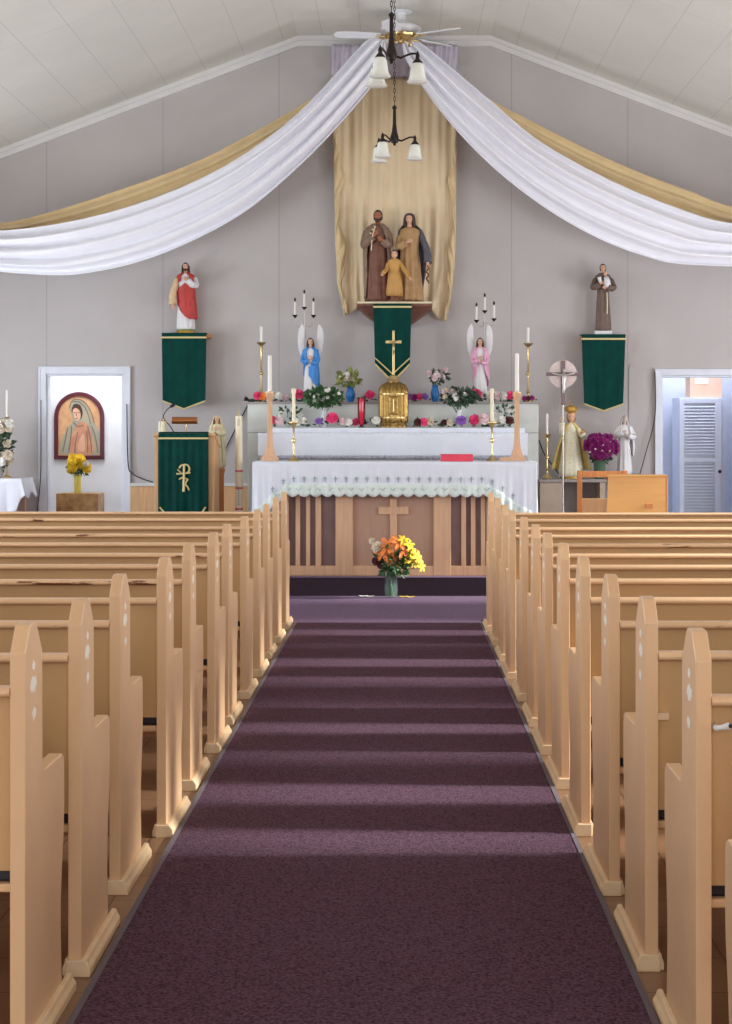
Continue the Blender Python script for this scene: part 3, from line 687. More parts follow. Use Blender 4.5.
# ------------------------------------------------------------------ chandeliers
def chandelier(x, y, zb, label, rot, stemtop):
    t = thing('chandelier', label, 'chandelier', (x, y, ceil_z(x)), 'dark bronze three-light chandeliers')
    zh = zb+.178        # arm height
    MB().lathe([(.004, zh-.06), (.013, zh-.054), (.010, zh-.042), (.028, zh-.035), (.038, zh-.015), (.036, zh+.01), (.024, zh+.05), (.015, zh+.12), (.012, zh+.24), (.020, zh+.25), (.020, zh+.262), (.008, zh+.275)], x, y, 0, 20).build('stem', M['darkbronze'], t, smooth=True, angle=35)
    ch = MB(); z = zh+.278; k = 0
    while z < CZ-.08:
        rg = [(0.007*cos(a), .021*sin(a)+.017) for a in [2*pi*i/10 for i in range(11)]]
        ch.tube([(x+(u if k % 2 else 0), y+(0 if k % 2 else u), z+v) for u, v in rg], .0028, 5); z += .034; k += 1
    ch.build('chain', M['darkbronze'], t)
    MB().lathe([(.012, CZ-.06), (.05, CZ-.045), (.062, CZ-.015), (.062, CZ-.001)], x, y, 0, 24).build('ceiling_rose', M['darkbronze'], t, smooth=True)
    for a in rot:
        a = R(a); dx, dy = cos(a), sin(a); g = lambda r, zz: (x+dx*r, y+dy*r, zz)
        arm = MB().tube([g(.03, zh-.012), g(.06, zh-.020), g(.09, zh-.006), g(.125, zh+.008), g(.155, zh+.010), g(.17, zh+.003)], [.009, .008, .007, .007, .007, .009], 10).build('arm', M['darkbronze'], t, smooth='all')
        lx, ly, _ = g(.17, 0)
        MB().lathe([(.036, zh-.058), (.034, zh-.048), (.022, zh-.034), (.012, zh-.02), (.014, zh-.005), (.010, zh+.010), (.005, zh+.020), (.003, zh+.026)], lx, ly, 0, 18).build('shade_cap', M['darkbronze'], arm, smooth=True)
        MB().lathe([(.068, zb), (.071, zb+.003), (.060, zb+.016), (.052, zb+.04), (.048, zb+.075), (.043, zb+.105), (.036, zb+.122), (.03, zb+.125), (.03, zb+.118), (.044, zb+.075), (.048, zb+.04), (.056, zb+.016)], lx, ly, 0, 28).build('shade', M['milk'], arm, smooth=True, angle=60)
chandelier(X(391.5, 11.2), 11.2, Z(82, 11.2), 'dark bronze chandelier with three milk glass shades, upper and nearer of the two', (5, -115, 125), 0)
chandelier(X(394.5, 14.3), 14.3, Z(160, 14.3), 'dark bronze chandelier with three milk glass shades, lower and farther of the two', (-5, -125, 140), 0)

# ------------------------------------------------------------------ figures of painted plaster
M['cloakbrown'] = mat('grey_brown_cloak_paint', c(122, 98, 84), .6, col2=c(150, 124, 104), scale=14)
class Fig:
    def __init__(s, name, label, base, H, cat='statue', rot=0, lean=0, group=None):
        s.t = thing(name, label, cat, base, group); s.b = Vector(base); s.H = H; s.M = Matrix.Rotation(R(rot), 3, 'Z')
    def T(s, v): return s.b+(s.M @ Vector(v))*s.H
    def loft(s, name, m, rings, parent=None, folds=9, amp=.05, ph=0, seg=56, cap=True):
        rs = []
        for (z, rx, ry, cx, cy) in rings:
            am = amp*max(0, min(1, (.78-z)/.6))
            rs.append([s.T((cx+rx*(1+am*cos(folds*a+ph+z*2)+am*.5*cos((folds*2+3)*a+ph*2))*cos(a), cy+ry*(1+am*cos(folds*a+ph+z*2)+am*.5*cos((folds*2+3)*a+ph*2))*sin(a), z)) for a in [2*pi*k/seg for k in range(seg)]])
        return MB().rings(rs, cap).build(name, m, parent or s.t, smooth='all')
    def robe(s, m, folds=9, amp=.09, rings=None, z0=.015, name='robe', k=1.0, ph=0):
        rings = rings or [(z0, .128, .098, 0, 0), (.05, .13, .098, 0, 0), (.15, .124, .094, 0, 0), (.3, .115, .09, 0, 0), (.45, .108, .086, 0, 0), (.55, .1, .08, 0, 0), (.62, .097, .074, 0, 0), (.7, .105, .074, 0, 0), (.77, .118, .07, 0, 0), (.805, .112, .062, 0, 0), (.825, .085, .05, 0, 0), (.842, .045, .04, 0, 0)]
        return s.loft(name, m, [(z, rx*k, ry*k, cx, cy) for z, rx, ry, cx, cy in rings], folds=folds, amp=amp, ph=ph)
    def head(s, skin, hair=None, z=.93, x=0, y=-.012, r=.052, beard=None, turn=0, tilt=0, long=True, eyes=True, cap=True, name='head'):
        M3 = Matrix.Rotation(R(tilt), 3, 'Y') @ Matrix.Rotation(R(turn), 3, 'Z')
        ctr = Vector((x, y, z)); seg, rg = 28, 20; vs = []
        def Q(v): return s.T(ctr+M3 @ Vector(v))
        m = MB(); rows = []
        for i in range(rg+1):
            ph = max(min(-pi/2+pi*i/rg, pi/2-.02), -pi/2+.02); row = []
            for k in range(seg):
                a = 2*pi*k/seg; vx, vy, vz = r*.80*cos(ph)*cos(a), r*.95*cos(ph)*sin(a), r*1.2*sin(ph)
                if vz < 0: vx *= 1-.35*(-vz/(r*1.2))**1.3; vy *= 1-.12*(-vz/(r*1.2))
                fr_ = max(0, -sin(a))
                if vy < 0:
                    g = math.exp(-(vx/(r*.15))**2)
                    if -.35*r < vz < .2*r: vy -= r*.26*g*max(0, 1-abs(vz+.22*r)/(.42*r))
                    vy -= r*.06*math.exp(-(vx/(r*.25))**2)*math.exp(-((vz+.62*r)/(r*.12))**2)
                    vy -= r*.10*math.exp(-(vx/(r*.3))**2)*math.exp(-((vz+1.0*r)/(r*.2))**2)
                    vy += r*.08*(math.exp(-((abs(vx)-.3*r)/(r*.17))**2))*math.exp(-((vz-.02*r)/(r*.15))**2)
                row.append(Q((vx, vy, vz)))
            rows.append(row)
        m.rings(rows)
        m.rings([[s.T((x*(1-t)+x*t*.9+.026*cos(a)*(1+.3*t), .004+y*.3+.026*sin(a)*(1+.3*t), z-r*.6-t*(z-r*.6-.825))) for a in [2*pi*k/16 for k in range(16)]] for t in (0, .5, 1)])
        for sx in (-1, 1):
            q = [Q((sx*r*.8, .005, r*.18)), Q((sx*r*.86, .012, r*.1)), Q((sx*r*.84, .012, -r*.1)), Q((sx*r*.78, .006, -r*.2))]
            m.tube(q, [s.H*r*.06, s.H*r*.11, s.H*r*.1, s.H*r*.05], 6)
        hd = m.build(name, skin, s.t, smooth='all')
        if eyes:
            e = MB()
            for sx in (-1, 1):
                e.ell(Q((sx*r*.3, -r*.82, r*.02)), s.H*r*.12, s.H*r*.06, s.H*r*.055, 8, 6)
                e.tube([Q((sx*r*.14, -r*.93, r*.19)), Q((sx*r*.32, -r*.89, r*.24)), Q((sx*r*.48, -r*.74, r*.17))], s.H*r*.03, 5)
            e.build('eyes', M['eye'], hd)
            l = MB(); l.tube([Q((-r*.2, -r*.86, -r*.6)), Q((0, -r*.93, -r*.585)), Q((r*.2, -r*.86, -r*.6))], [s.H*r*.02, s.H*r*.06, s.H*r*.02], 6); l.build('mouth', M['lip'], hd)
        if hair:
            h = MB(); rows = []
            for i in range(13):
                ph = R(-52+142*i/12); row = []
                for k in range(seg):
                    a = 2*pi*k/seg; open_ = -sin(a)   # 1 in front
                    p = ph
                    lo = lerp(R(-52), R(38), max(0, min(1, (open_-.1)/.35)))
                    p = lerp(lo, R(89), i/12)
                    w_ = 1+.03*sin(a*13+p*4)
                    row.append(Q((r*.96*w_*cos(p)*cos(a), r*1.1*w_*cos(p)*sin(a)+.004, r*1.3*sin(p))))
                rows.append(row)
            h.rings(rows)
            if long:
                for sx in (-1, 1):
                    for j in range(3):
                        yy = -.012+.02*j
                        h.tube([Q((sx*r*.55, yy, r*.85)), Q((sx*r*.86, yy, r*.3)), Q((sx*r*.95, yy+.004, -r*.5)), s.T((x+sx*r*1.05, y*.5+yy+.0, z-r*1.7)), s.T((x+sx*r*1.0, y*.5+yy-.012, z-r*2.3))], [s.H*r*.1, s.H*r*.22, s.H*r*.26, s.H*r*.22, s.H*r*.06], 8)
                h.ell(s.T((x, y+.035, z-r*.8)), s.H*r*.85, s.H*r*.4, s.H*r*1.3, 14, 10)
            h.build('hair', hair, hd, smooth='all')
            if beard:
                bd_ = MB(); bd_.ell(Q((0, -r*.62, -r*.95)), s.H*r*.42, s.H*r*.38, s.H*r*.42, 14, 10)
                bd_.tube([Q((-r*.62, -r*.3, -r*.2)), Q((-r*.5, -r*.52, -r*.72)), Q((0, -r*.75, -r*1.15)), Q((r*.5, -r*.52, -r*.72)), Q((r*.62, -r*.3, -r*.2))], [s.H*r*.08, s.H*r*.16, s.H*r*.22, s.H*r*.16, s.H*r*.08], 8)
                bd_.tube([Q((-r*.26, -r*.82, -r*.52)), Q((0, -r*.96, -r*.43)), Q((r*.26, -r*.82, -r*.52))], s.H*r*.05, 6)
                bd_.build('beard', beard, hd, smooth='all')
        return hd
    def arm(s, m, skin, pts, r0=.036, r1=.046, hand=(0, 0, .03), name='sleeve', parent=None, spread=.35):
        """sleeve along shoulder-elbow-wrist then a hand with palm, four fingers and a thumb"""
        p = [Vector(q) for q in pts]; n = 10
        cv = catmull([tuple(q) for q in p], n)
        rr = [s.H*lerp(r0, r1, i/n)*(1+.07*sin(i*2.1)) for i in range(n+1)]; rr[0] *= .8
        sl = MB().tube([s.T(q) for q in cv], rr, 12).build(name, m, parent or s.t, smooth='all')
        wv = Vector(hand).normalized(); w0 = p[-1]; L = .05
        fore = (p[-1]-p[-2]).normalized()
        h = MB(); h.tube([s.T(w0-fore*.03), s.T(w0+fore*.006), s.T(w0+fore*.012+wv*.012)], [s.H*.018, s.H*.015, s.H*.016], 8)
        pc = w0+fore*.010+wv*.026; side = wv.cross(Vector((0, -1, .2))).normalized()
        if side.length < .1: side = Vector((1, 0, 0))
        nrm = side.cross(wv).normalized()
        h.tube([s.T(w0+fore*.01+wv*.004), s.T(pc), s.T(pc+wv*.014)], [s.H*.014, s.H*.020, s.H*.016], 10, flat=.55)
        for k, ln in enumerate((.030, .035, .033, .026)):
            o = side*(.012*(k-1.5)); b0 = pc+o*.8+wv*.010; b1 = b0+wv*ln*.5+o*.1*spread*3; b2 = b1+wv*ln*.45-nrm*.006
            h.tube([s.T(b0), s.T(b1), s.T(b2)], [s.H*.0065, s.H*.006, s.H*.004], 6)
        t0 = pc-side*.012-wv*.012
        h.tube([s.T(t0), s.T(t0-side*.014+wv*.010), s.T(t0-side*.016+wv*.026)], [s.H*.007, s.H*.0065, s.H*.005], 6)
        h.build('hand', skin, sl, smooth='all')
        return sl
    def mantle(s, m, zs, name='mantle', a0=-250, a1=70, parent=None, seg=50, amp=.05, folds=12):
        """open shell: zs = (z, rx, ry, cx, cy, gap) ; gap degrees open in front (towards -y)"""
        def f(u, v):
            t = v*(len(zs)-1); k = min(int(t), len(zs)-2); q = [lerp(a, b, t-k) for a, b in zip(zs[k], zs[k+1])]
            z, rx, ry, cx, cy, gap = q[:6]; sh = q[6] if len(q) > 6 else 0
            a = R(-90+sh+gap/2+(360-gap)*u); w_ = 1+amp*cos(folds*a+v*3)*min(1, v*1.6)
            return s.T((cx+rx*w_*cos(a), cy+ry*w_*sin(a), z))
        return MB().grid(f, seg, 30).build(name, m, parent or s.t, smooth='all', solid=.012*s.H)
    def plinth(s, m, rx=.13, ry=.1, h=.03, name='plinth', z=0, n=32, sq=False):
        q = MB()
        if sq:
            a = s.T((-rx, -ry, z)); b = s.T((rx, ry, z+h)); q.box(min(a.x, b.x), max(a.x, b.x), min(a.y, b.y), max(a.y, b.y), a.z, b.z)
            return q.build(name, m, s.t, bevel=.004)
        q.rings([[s.T((rx*k_*cos(a), ry*k_*sin(a), zz)) for a in [2*pi*i/n for i in range(n)]] for k_, zz in ((1, z), (1.02, z+h*.3), (.95, z+h*.9), (.9, z+h))])
        return q.build(name, m, s.t, smooth=True)
    def feet(s, skin, dx=.035, y=-.09, z=.02):
        for sx in (-1, 1): MB().ell(s.T((sx*dx, y, z)), .018*s.H, .04*s.H, .014*s.H, 10, 8).build('foot', skin, s.t, smooth='all')

# ---- carved family group on its bracket
GY = 17.75; ZG = Z(303, GY)
def corbel(name, label, x0, x1, y0, z, h, m, taper=.55):
    q = MB(); xc = (x0+x1)/2; w_ = (x1-x0)/2; D = DW-.002-y0
    def sec(k, zz): return [(xc-w_*k, DW-.002, zz), (xc+w_*k, DW-.002, zz), (xc+w_*k, DW-.002-D*k, zz), (xc-w_*k, DW-.002-D*k, zz)]
    q.rings([sec(k, z+zz) for k, zz in ((taper*.6, -h), (taper, -h*.8), (.86, -h*.38), (.9, -h*.3), (.96, -h*.2), (1, -h*.18), (1, 0))])
    return tag(q.build(name, m, origin=(xc, DW-.2, z), smooth=True, bevel=.003), label, 'shelf')
corbel('wall_bracket', 'carved brown wooden bracket on the wall carrying the carved family group', X(357, GY), X(432, GY), GY-.22, ZG-.002, .24, M['robebrown'], .5)
MB().box(X(357.5, GY), X(431.5, GY), GY-.232, GY-.2205, ZG-.022, ZG-.004).build('top_moulding', M['creamrobe'], bpy.data.objects['wall_bracket'])
j = Fig('statue', 'tall bearded carved man in a brown robe, left on the wall bracket', (X(378, GY), GY, ZG), .955, group=None)
j.plinth(M['robebrown'], .13, .11, .03)
j.robe(M['robebrown'], folds=8, amp=.13, k=1.02)
j.mantle(M['cloakbrown'], [(.85, .06, .055, 0, 0, 20), (.8, .125, .085, -.01, 0, 50), (.68, .14, .1, -.01, 0, 90), (.5, .14, .11, -.01, 0, 110), (.3, .135, .11, 0, 0, 120), (.05, .145, .115, 0, 0, 130)], name='cloak')
j.head(M['skind'], M['hairblack'], z=.935, r=.053, beard=M['hairblack'], turn=-8, long=False)
j.arm(M['cloakbrown'], M['skind'], [(-.125, .0, .77), (-.155, -.03, .62), (-.10, -.12, .66), (-.055, -.15, .70)], hand=(.6, -.1, .7))
j.arm(M['cloakbrown'], M['skind'], [(.11, .0, .77), (.128, -.05, .64), (.10, -.11, .62), (.06, -.14, .655)], hand=(-.8, -.1, .5))
lily = MB(); lily.tube([j.T((-.07, -.17, .55)), j.T((-.06, -.17, .7)), j.T((-.03, -.165, .8))], .006, 6)
for q in ((-.03, -.17, .8), (-.055, -.17, .77), (-.075, -.175, .73)):
    for k in range(5): a = k*2*pi/5; lily.tube([j.T(q), j.T((q[0]+.014*cos(a), q[1]-.01, q[2]+.014*sin(a)))], [.006, .002], 5)
lily.build('lily_stem', M['creamrobe'], j.t)
m_ = Fig('statue', 'carved veiled woman in an ochre dress and slate mantle, right on the bracket', (X(409.5, GY), GY, ZG), .925)
m_.plinth(M['robebrown'], .135, .11, .03)
m_.robe(M['robegold'], folds=10, amp=.14, k=1.02)
m_.mantle(M['mantleblue'], [(.995, .018, .018, 0, 0, 20), (.985, .046, .046, 0, .012, 90), (.94, .060, .060, 0, .018, 185), (.87, .066, .062, 0, .018, 190), (.81, .125, .085, .008, .006, 120), (.7, .155, .10, .025, 0, 140, 10), (.55, .175, .11, .03, 0, 170, 18), (.38, .16, .11, .03, .005, 190, 20), (.2, .14, .11, .01, .01, 200), (.06, .14, .11, 0, .01, 200)], name='mantle')
m_.head(M['skin'], M['hairb'], z=.93, r=.05, turn=-14, tilt=3)
m_.arm(M['robegold'], M['skin'], [(-.10, .0, .76), (-.122, -.05, .63), (-.09, -.12, .62), (-.04, -.14, .655)], hand=(.8, -.1, .3))
m_.arm(M['mantleblue'], M['skin'], [(.12, .0, .76), (.18, -.03, .62), (.20, -.07, .52), (.2, -.10, .44)], hand=(.1, -.2, -.8))
m_c = m_
rz = MB(); 
for k in range(14): rz.ell(m_.T((.2+.012*sin(k*1.1), -.115, .40-k*.014)), .011, .011, .011, 8, 6)
rz.build('hanging_flowers', M['robebrown'], m_.t)
ch_ = Fig('statue', 'small carved child in an amber tunic between the man and woman', (X(394.5, GY), GY-.13, ZG), .53)
ch_.plinth(M['robebrown'], .17, .12, .04)
ch_.robe(M['childrobe'], folds=8, amp=.06, z0=.12, rings=[(.12, .15, .11, 0, 0), (.2, .155, .11, 0, 0), (.35, .14, .105, 0, 0), (.5, .125, .095, 0, 0), (.6, .11, .085, 0, 0), (.68, .12, .085, 0, 0), (.76, .125, .08, 0, 0), (.80, .12, .07, 0, 0), (.825, .08, .055, 0, 0), (.84, .05, .045, 0, 0)])
ch_.head(M['skin'], M['hairb'], z=.915, r=.075, long=False)
for sx in (-1, 1):
    lg = MB().tube([ch_.T((sx*.05, 0, .15)), ch_.T((sx*.05, -.01, .05)), ch_.T((sx*.05, -.05, .045))], [.018, .014, .014], 10); lg.build('lower_leg', M['skind'], ch_.t, smooth='all')
ch_.arm(M['childrobe'], M['skin'], [(-.12, 0, .75), (-.155, -.05, .62), (-.19, -.12, .58), (-.22, -.16, .54)], r0=.04, r1=.045, hand=(-.3, -.4, -.5))
ch_.arm(M['childrobe'], M['skin'], [(.12, 0, .75), (.17, -.05, .64), (.23, -.10, .55), (.28, -.13, .46)], r0=.04, r1=.042, hand=(.5, -.2, -.6))
for f in (j, m_, ch_): f.t['group'] = 'carved family group on the bracket'

# ---- green banners
def banner(label, px0, px1, py0, pyb, pyp, y, shelf_d, pstripe, taper=0, corner=None):
    ptx = (px0+px1)/2
    o_ = (X(ptx, y), y, Z(py0, y))
    m = MB()
    def f(u, v, py0_=py0, lo=None):
        px = lerp(px0+taper*v, px1-taper*v, u); pb = pyp-(pyp-pyb)*abs(u-.5)*2
        return (X(px, y), y-.004-.007*sin(u*13+v*2)*v-.0015*sin(u*37), Z(lerp(py0_, pb, v), y))
    m.grid(f, 60, 40); m.grid(lambda u, v: (X(lerp(px0, px1, u), y), y+shelf_d*v-.004*(1-v), Z(py0, y)), 10, 2)
    o = tag(m.build('banner', M['green'], origin=o_, smooth='all', solid=.004), label, 'banner')
    s_ = MB(); zz = Z(pstripe, y); s_.box(X(px0, y)-.002, X(px1, y)+.002, y-.022, y-.016, zz-.009, zz+.009)
    s_.build('top_braid', M['trimgold'], o)
    e = MB(); q = [(X(lerp(px0+taper, px1-taper, u), y), y-.018, Z(pyp-(pyp-pyb)*abs(u-.5)*2, y)) for u in [i/20 for i in range(21)]]
    e.tube(q, .009, 6); e.build('hem_braid', M['trimgold'], o)
    return o
SY = 17.86
for px0, px1, pyt, pl, lab in ((161.5, 206, 333, 'left', 'Shelf'), (581.5, 625, 334.5, 'right', 'Shelf')):
    sh = MB().box(X(px0+1, SY), X(px1+(3 if pl == 'left' else -1), SY), SY+.01, DW-.001, Z(pyt, SY)-.045, Z(pyt, SY)-.006)
    sh.box(X(px0+5, SY), X(px0+7, SY), SY+.06, DW-.001, Z(pyt, SY)-.2, Z(pyt, SY)-.0455); sh.box(X(px1-7, SY), X(px1-5, SY), SY+.06, DW-.001, Z(pyt, SY)-.2, Z(pyt, SY)-.0455)
    tag(sh.build('wall_shelf', M['woodbr'], origin=(X(184 if pl == 'left' else 603, SY), DW-.1, Z(pyt, SY)-.05), bevel=.004), 'small wooden wall shelf under the green banner, %s of the altar' % pl, 'shelf')
banner('dark green pointed banner hanging under the red robed statue', 161.8, 206.5, 333, 401, 409, SY, .2, 337.5, 1)
banner('dark green pointed banner hanging under the brown habited statue', 581.5, 625.5, 334.5, 404, 411, SY, .2, 339, 2.5)
gb = banner('dark green banner draped from the carved bracket down behind the brass crucifix', 373.5, 411.5, 303.8, 364, 382, GY-.245, .03, 307, 1.5)
gb2 = MB(); yb2 = GY-.265
for k in (1,):
    q = [(X(lerp(375, 410, u), yb2), yb2-.004, Z(374-(374-358)*abs(u-.5)*2, yb2)) for u in [i/20 for i in range(21)]]
    gb2.tube(q, .007, 6)
gb2.build('inner_braid', M['trimgold'], gb)

# ---- red robed statue (left shelf)
ZL = Z(333, SY)+.004
a = Fig('statue', 'bearded plaster figure with a red mantle over a white robe, on the left wall shelf', (X(184.5, SY), SY+.10, ZL), .735)
a.plinth(M['goldm'], .13, .1, .03); a.plinth(M['leafy'], .12, .095, .02, z=.031, name='painted_ground')
a.b = Vector((a.b.x, a.b.y, a.b.z+.03)); a.H = .71
a.robe(M['whiterobe'], folds=9, amp=.06)
a.mantle(M['red'], [(.845, .05, .045, 0, 0, 30), (.8, .125, .08, 0, 0, 50), (.7, .135, .095, .0, 0, 60, -25), (.6, .135, .1, .0, 0, 30, -60), (.5, .13, .105, .01, 0, 12, -80), (.35, .135, .108, .02, 0, 30, -80), (.2, .135, .108, .03, 0, 90, -60), (.16, .135, .108, .03, .0, 150, -60)], name='red_mantle')
a.head(M['skin'], M['hairb'], z=.93, r=.05, beard=M['hairb'], turn=0)
a.arm(M['peach'], M['skin'], [(-.12, -.01, .76), (-.155, -.03, .62), (-.185, -.06, .50), (-.175, -.09, .38)], r0=.045, r1=.06, hand=(0, -.2, -1))
a.arm(M['whiterobe'], M['skin'], [(.125, -.01, .77), (.165, -.04, .66), (.11, -.12, .66), (.05, -.13, .72)], r1=.05, hand=(-.7, -.1, .6))
ht = MB(); ht.ell(a.T((.0, -.085, .76)), .012, .008, .014, 10, 8); ht.build('heart', M['goldm'], a.t, smooth='all')
# ---- brown habited statue (right shelf)
ZR = Z(334.5, SY)+.004
a = Fig('statue', 'tonsured plaster figure in a brown habit holding a white-clad infant, on the right wall shelf', (X(604, SY), SY+.10, ZR), .745)
a.plinth(M['whiterobe'], .12, .09, .05, sq=True)
a.b = Vector((a.b.x, a.b.y, a.b.z+.036)); a.H = .71
a.robe(M['monk'], folds=7, amp=.08, k=.86)
a.loft('hood', M['monk'], [(.78, .125, .085, 0, .0), (.815, .11, .08, 0, 0), (.84, .075, .065, 0, .006), (.855, .055, .055, 0, .008)], amp=0)
a.head(M['skin'], M['hairblack'], z=.925, r=.05, long=False)
a.arm(M['monk'], M['skin'], [(-.11, -.01, .77), (-.15, -.04, .65), (-.12, -.11, .64), (-.06, -.14, .68)], r1=.05, hand=(.7, -.1, .3))
a.arm(M['monk'], M['skin'], [(.11, -.01, .77), (.155, -.04, .65), (.12, -.11, .62), (.05, -.15, .63)], r1=.052, hand=(-.9, -.1, .1))
inf = MB(); inf.tube([a.T((.05, -.13, .64)), a.T((.045, -.14, .72)), a.T((.03, -.14, .79))], [.04, .035, .022], 12); inf = inf.build('infant', M['whiterobe'], a.t, smooth='all')
MB().ell(a.T((.02, -.145, .83)), .02, .02, .023, 14, 10).build('infant_head', M['skin'], inf, smooth='all')
MB().tube([a.T((-.05, -.135, .69)), a.T((-.07, -.14, .78))], [.014, .02], 8).build('lily', M['whiterobe'], a.t)
cd_ = MB(); cd_.tube([a.T((.05, -.09, .56)), a.T((.055, -.095, .4)), a.T((.05, -.10, .25))], .006, 6); cd_.build('cord', M['creamrobe'], a.t)

# ---- angels holding candelabra
def angel(px, label, sash, hair, sidey):
    y = 17.7; z0 = SZ+.002
    a = Fig('statue', label, (X(px, y), y, z0), .665)
    a.plinth(M['whiterobe'], .11, .09, .02)
    a.robe(M['whiterobe'], folds=9, amp=.05, k=.86)
    a.mantle(sash, [(.845, .05, .045, 0, 0, 30), (.8, .118, .078, 0, 0, 60), (.68, .118, .09, 0, 0, 60), (.55, .115, .095, .01, 0, 50, -40 if sidey else 0), (.42, .12, .095, .015, 0, 80, -60 if sidey else 0), (.3, .12, .095, .02, 0, 170, -70 if sidey else 0), (.24, .12, .09, .03, 0, 240, -70 if sidey else 0)], name='coloured_mantle')
    a.head(M['skin'], hair, z=.93, r=.05)
    a.arm(sash, M['skin'], [(-.095, -.01, .77), (-.122, -.05, .65), (-.07, -.11, .62), (-.03, -.125, .66)], r0=.03, r1=.036, hand=(.7, -.1, .4))
    a.arm(sash, M['skin'], [(.095, -.01, .77), (.122, -.05, .65), (.07, -.11, .60), (.02, -.125, .62)], r0=.03, r1=.036, hand=(-.8, -.1, .3))
    for sx in (-1, 1):
        w_ = MB(); rs = []
        pr = [(.60, .015, .09), (.68, .04, .12), (.8, .055, .15), (.92, .055, .165), (1.04, .052, .17), (1.13, .042, .165), (1.18, .026, .155), (1.21, .008, .15)]
        pr = [(z, hw, xo-.02) for z, hw, xo in pr]
        for z, hw, xo in pr: rs.append([a.T((sx*(xo+hw*cos(t)), .075+.016*sin(t)*(1.2-z+.2), z)) for t in [2*pi*i/20 for i in range(20)]])
        w_.rings(rs); w_.build('wing', M['whiterobe'], a.t, smooth='all')
    # candelabrum standing behind the head
    cx, cy = X(px+(-6 if sidey else 2.5), y), y+.13
    if sidey: cx = X(304, y)
    else: cx = X(485, y)
    zt_ = Z(323, y)
    return cx, cy, zt_
def flame_candle(parent, x, y, z, h, r=.012, m=None, cupm=None, flame=False):
    k = MB().lathe([(.006, -.03), (.012, -.022), (.026, -.006), (.028, 0), (.016, .002)], x, y, z, 16).build('candle_cup', cupm or M['darkbronze'], parent, smooth=True)
    MB().lathe([(r, .002), (r, h), (r*.5, h+.004)], x, y, z, 16).build('candle', m or M['wax'], k, smooth=True)
    MB().lathe([(.004, h+.004), (.009, h+.012), (.012, h+.022), (.009, h+.034), (.002, h+.046)], x, y, z, 10).build('bulb_tip' if not flame else 'wick', M['darkbronze'], k, smooth=True)
for px, lab, sash, hair, sd, clab, cups in ((310.5, 'winged plaster angel in a bright blue mantle, standing left on the flower shelf', M['blue'], M['hairblack'], True, 'three-light candelabrum rising behind the blue angel', ((295, 315), (304.3, 307), (313.5, 315))),
        (480, 'winged plaster angel in a pink mantle, standing right on the flower shelf', M['pinkrobe'], M['hairb'], False, 'three-light candelabrum rising behind the pink angel', ((476.5, 320), (484.8, 310.5), (494, 318.5)))):
    cx, cy, zt_ = angel(px, lab, sash, hair, sd)
    t = thing('candelabrum', clab, 'candelabrum', (cx, cy, SZ+.002), 'candelabra with three candles behind the angels')
    MB().lathe([(.06, 0), (.06, .012), (.02, .03), (.01, .05), (.008, zt_-SZ-.03), (.014, zt_-SZ), (.008, zt_-SZ+.02)], cx, cy, SZ+.002, 16).build('stem', M['silver'], t, smooth=True)
    for qx, qy in cups:
        x1, z1 = X(qx, cy), Z(qy, cy)
        if abs(x1-cx) > .02:
            sg = 1 if x1 > cx else -1
            cv = catmull([(cx, zt_), (cx+(x1-cx)*.45, zt_-.03), (cx+(x1-cx)*.85, zt_-.01), (x1, z1-.03)], 12)
            MB().tube([(u, cy, v) for u, v in cv], .005, 8).build('arm', M['silver'], t, smooth='all')
        else: MB().tube([(cx, cy, zt_), (cx-.0, cy, (zt_+z1)/2), (x1, cy, z1-.03)], .005, 8).build('arm', M['silver'], t)
        flame_candle(t, x1, cy, z1, .135 if True else .1, .0115)

# ------------------------------------------------------------------ candlesticks
def thin_stick(label, px, y, z0, pc0, pc1, pt, group=None, cream=False, drip=None, name='candlestick'):
    """slender turned brass stick: z0 base height, pc0/pc1 image rows of candle foot/top"""
    x = X(px, y); zc = Z(pc0, y)-z0; zt_ = Z(pc1, y)-z0
    t = thing(name, label, 'candlestick', (x, y, z0), group)
    pr = [(.05, 0), (.052, .012), (.04, .03), (.018, .05), (.012, .09), (.018, .1), (.012, .115), (.010, zc*.45), (.022, zc*.47), (.022, zc*.50), (.010, zc*.53), (.010, zc*.80), (.016, zc-.06), (.012, zc-.04), (.044, zc-.015), (.047, zc-.002), (.016, zc)]
    MB().lathe(pr, x, y, z0, 20).build('stick', M['gold'], t, smooth=True)
    cn = MB().lathe([(.013, zc), (.0125, zt_-.01), (.008, zt_)], x, y, z0, 16).build('candle', M['waxy'] if cream else M['wax'], t, smooth=True)
    if drip: MB().lathe([(.016, zt_-.05), (.017, zt_-.005), (.014, zt_+.004), (.004, zt_+.006)], x, y, z0, 16).build('wax_follower', M['milk'], cn, smooth=True)
    return t
thin_stick('tall slender brass candlestick with a white candle at the left end of the flower shelf', 261.3, 17.62, SZ+.001, 342, 327, 0, 'brass candlesticks at the ends of the flower shelf', drip=True)
thin_stick('tall slender brass candlestick with a white candle at the right end of the flower shelf', 528, 17.62, SZ+.001, 343, 328, 0, 'brass candlesticks at the ends of the flower shelf', drip=True)
AT2 = TZ+.003
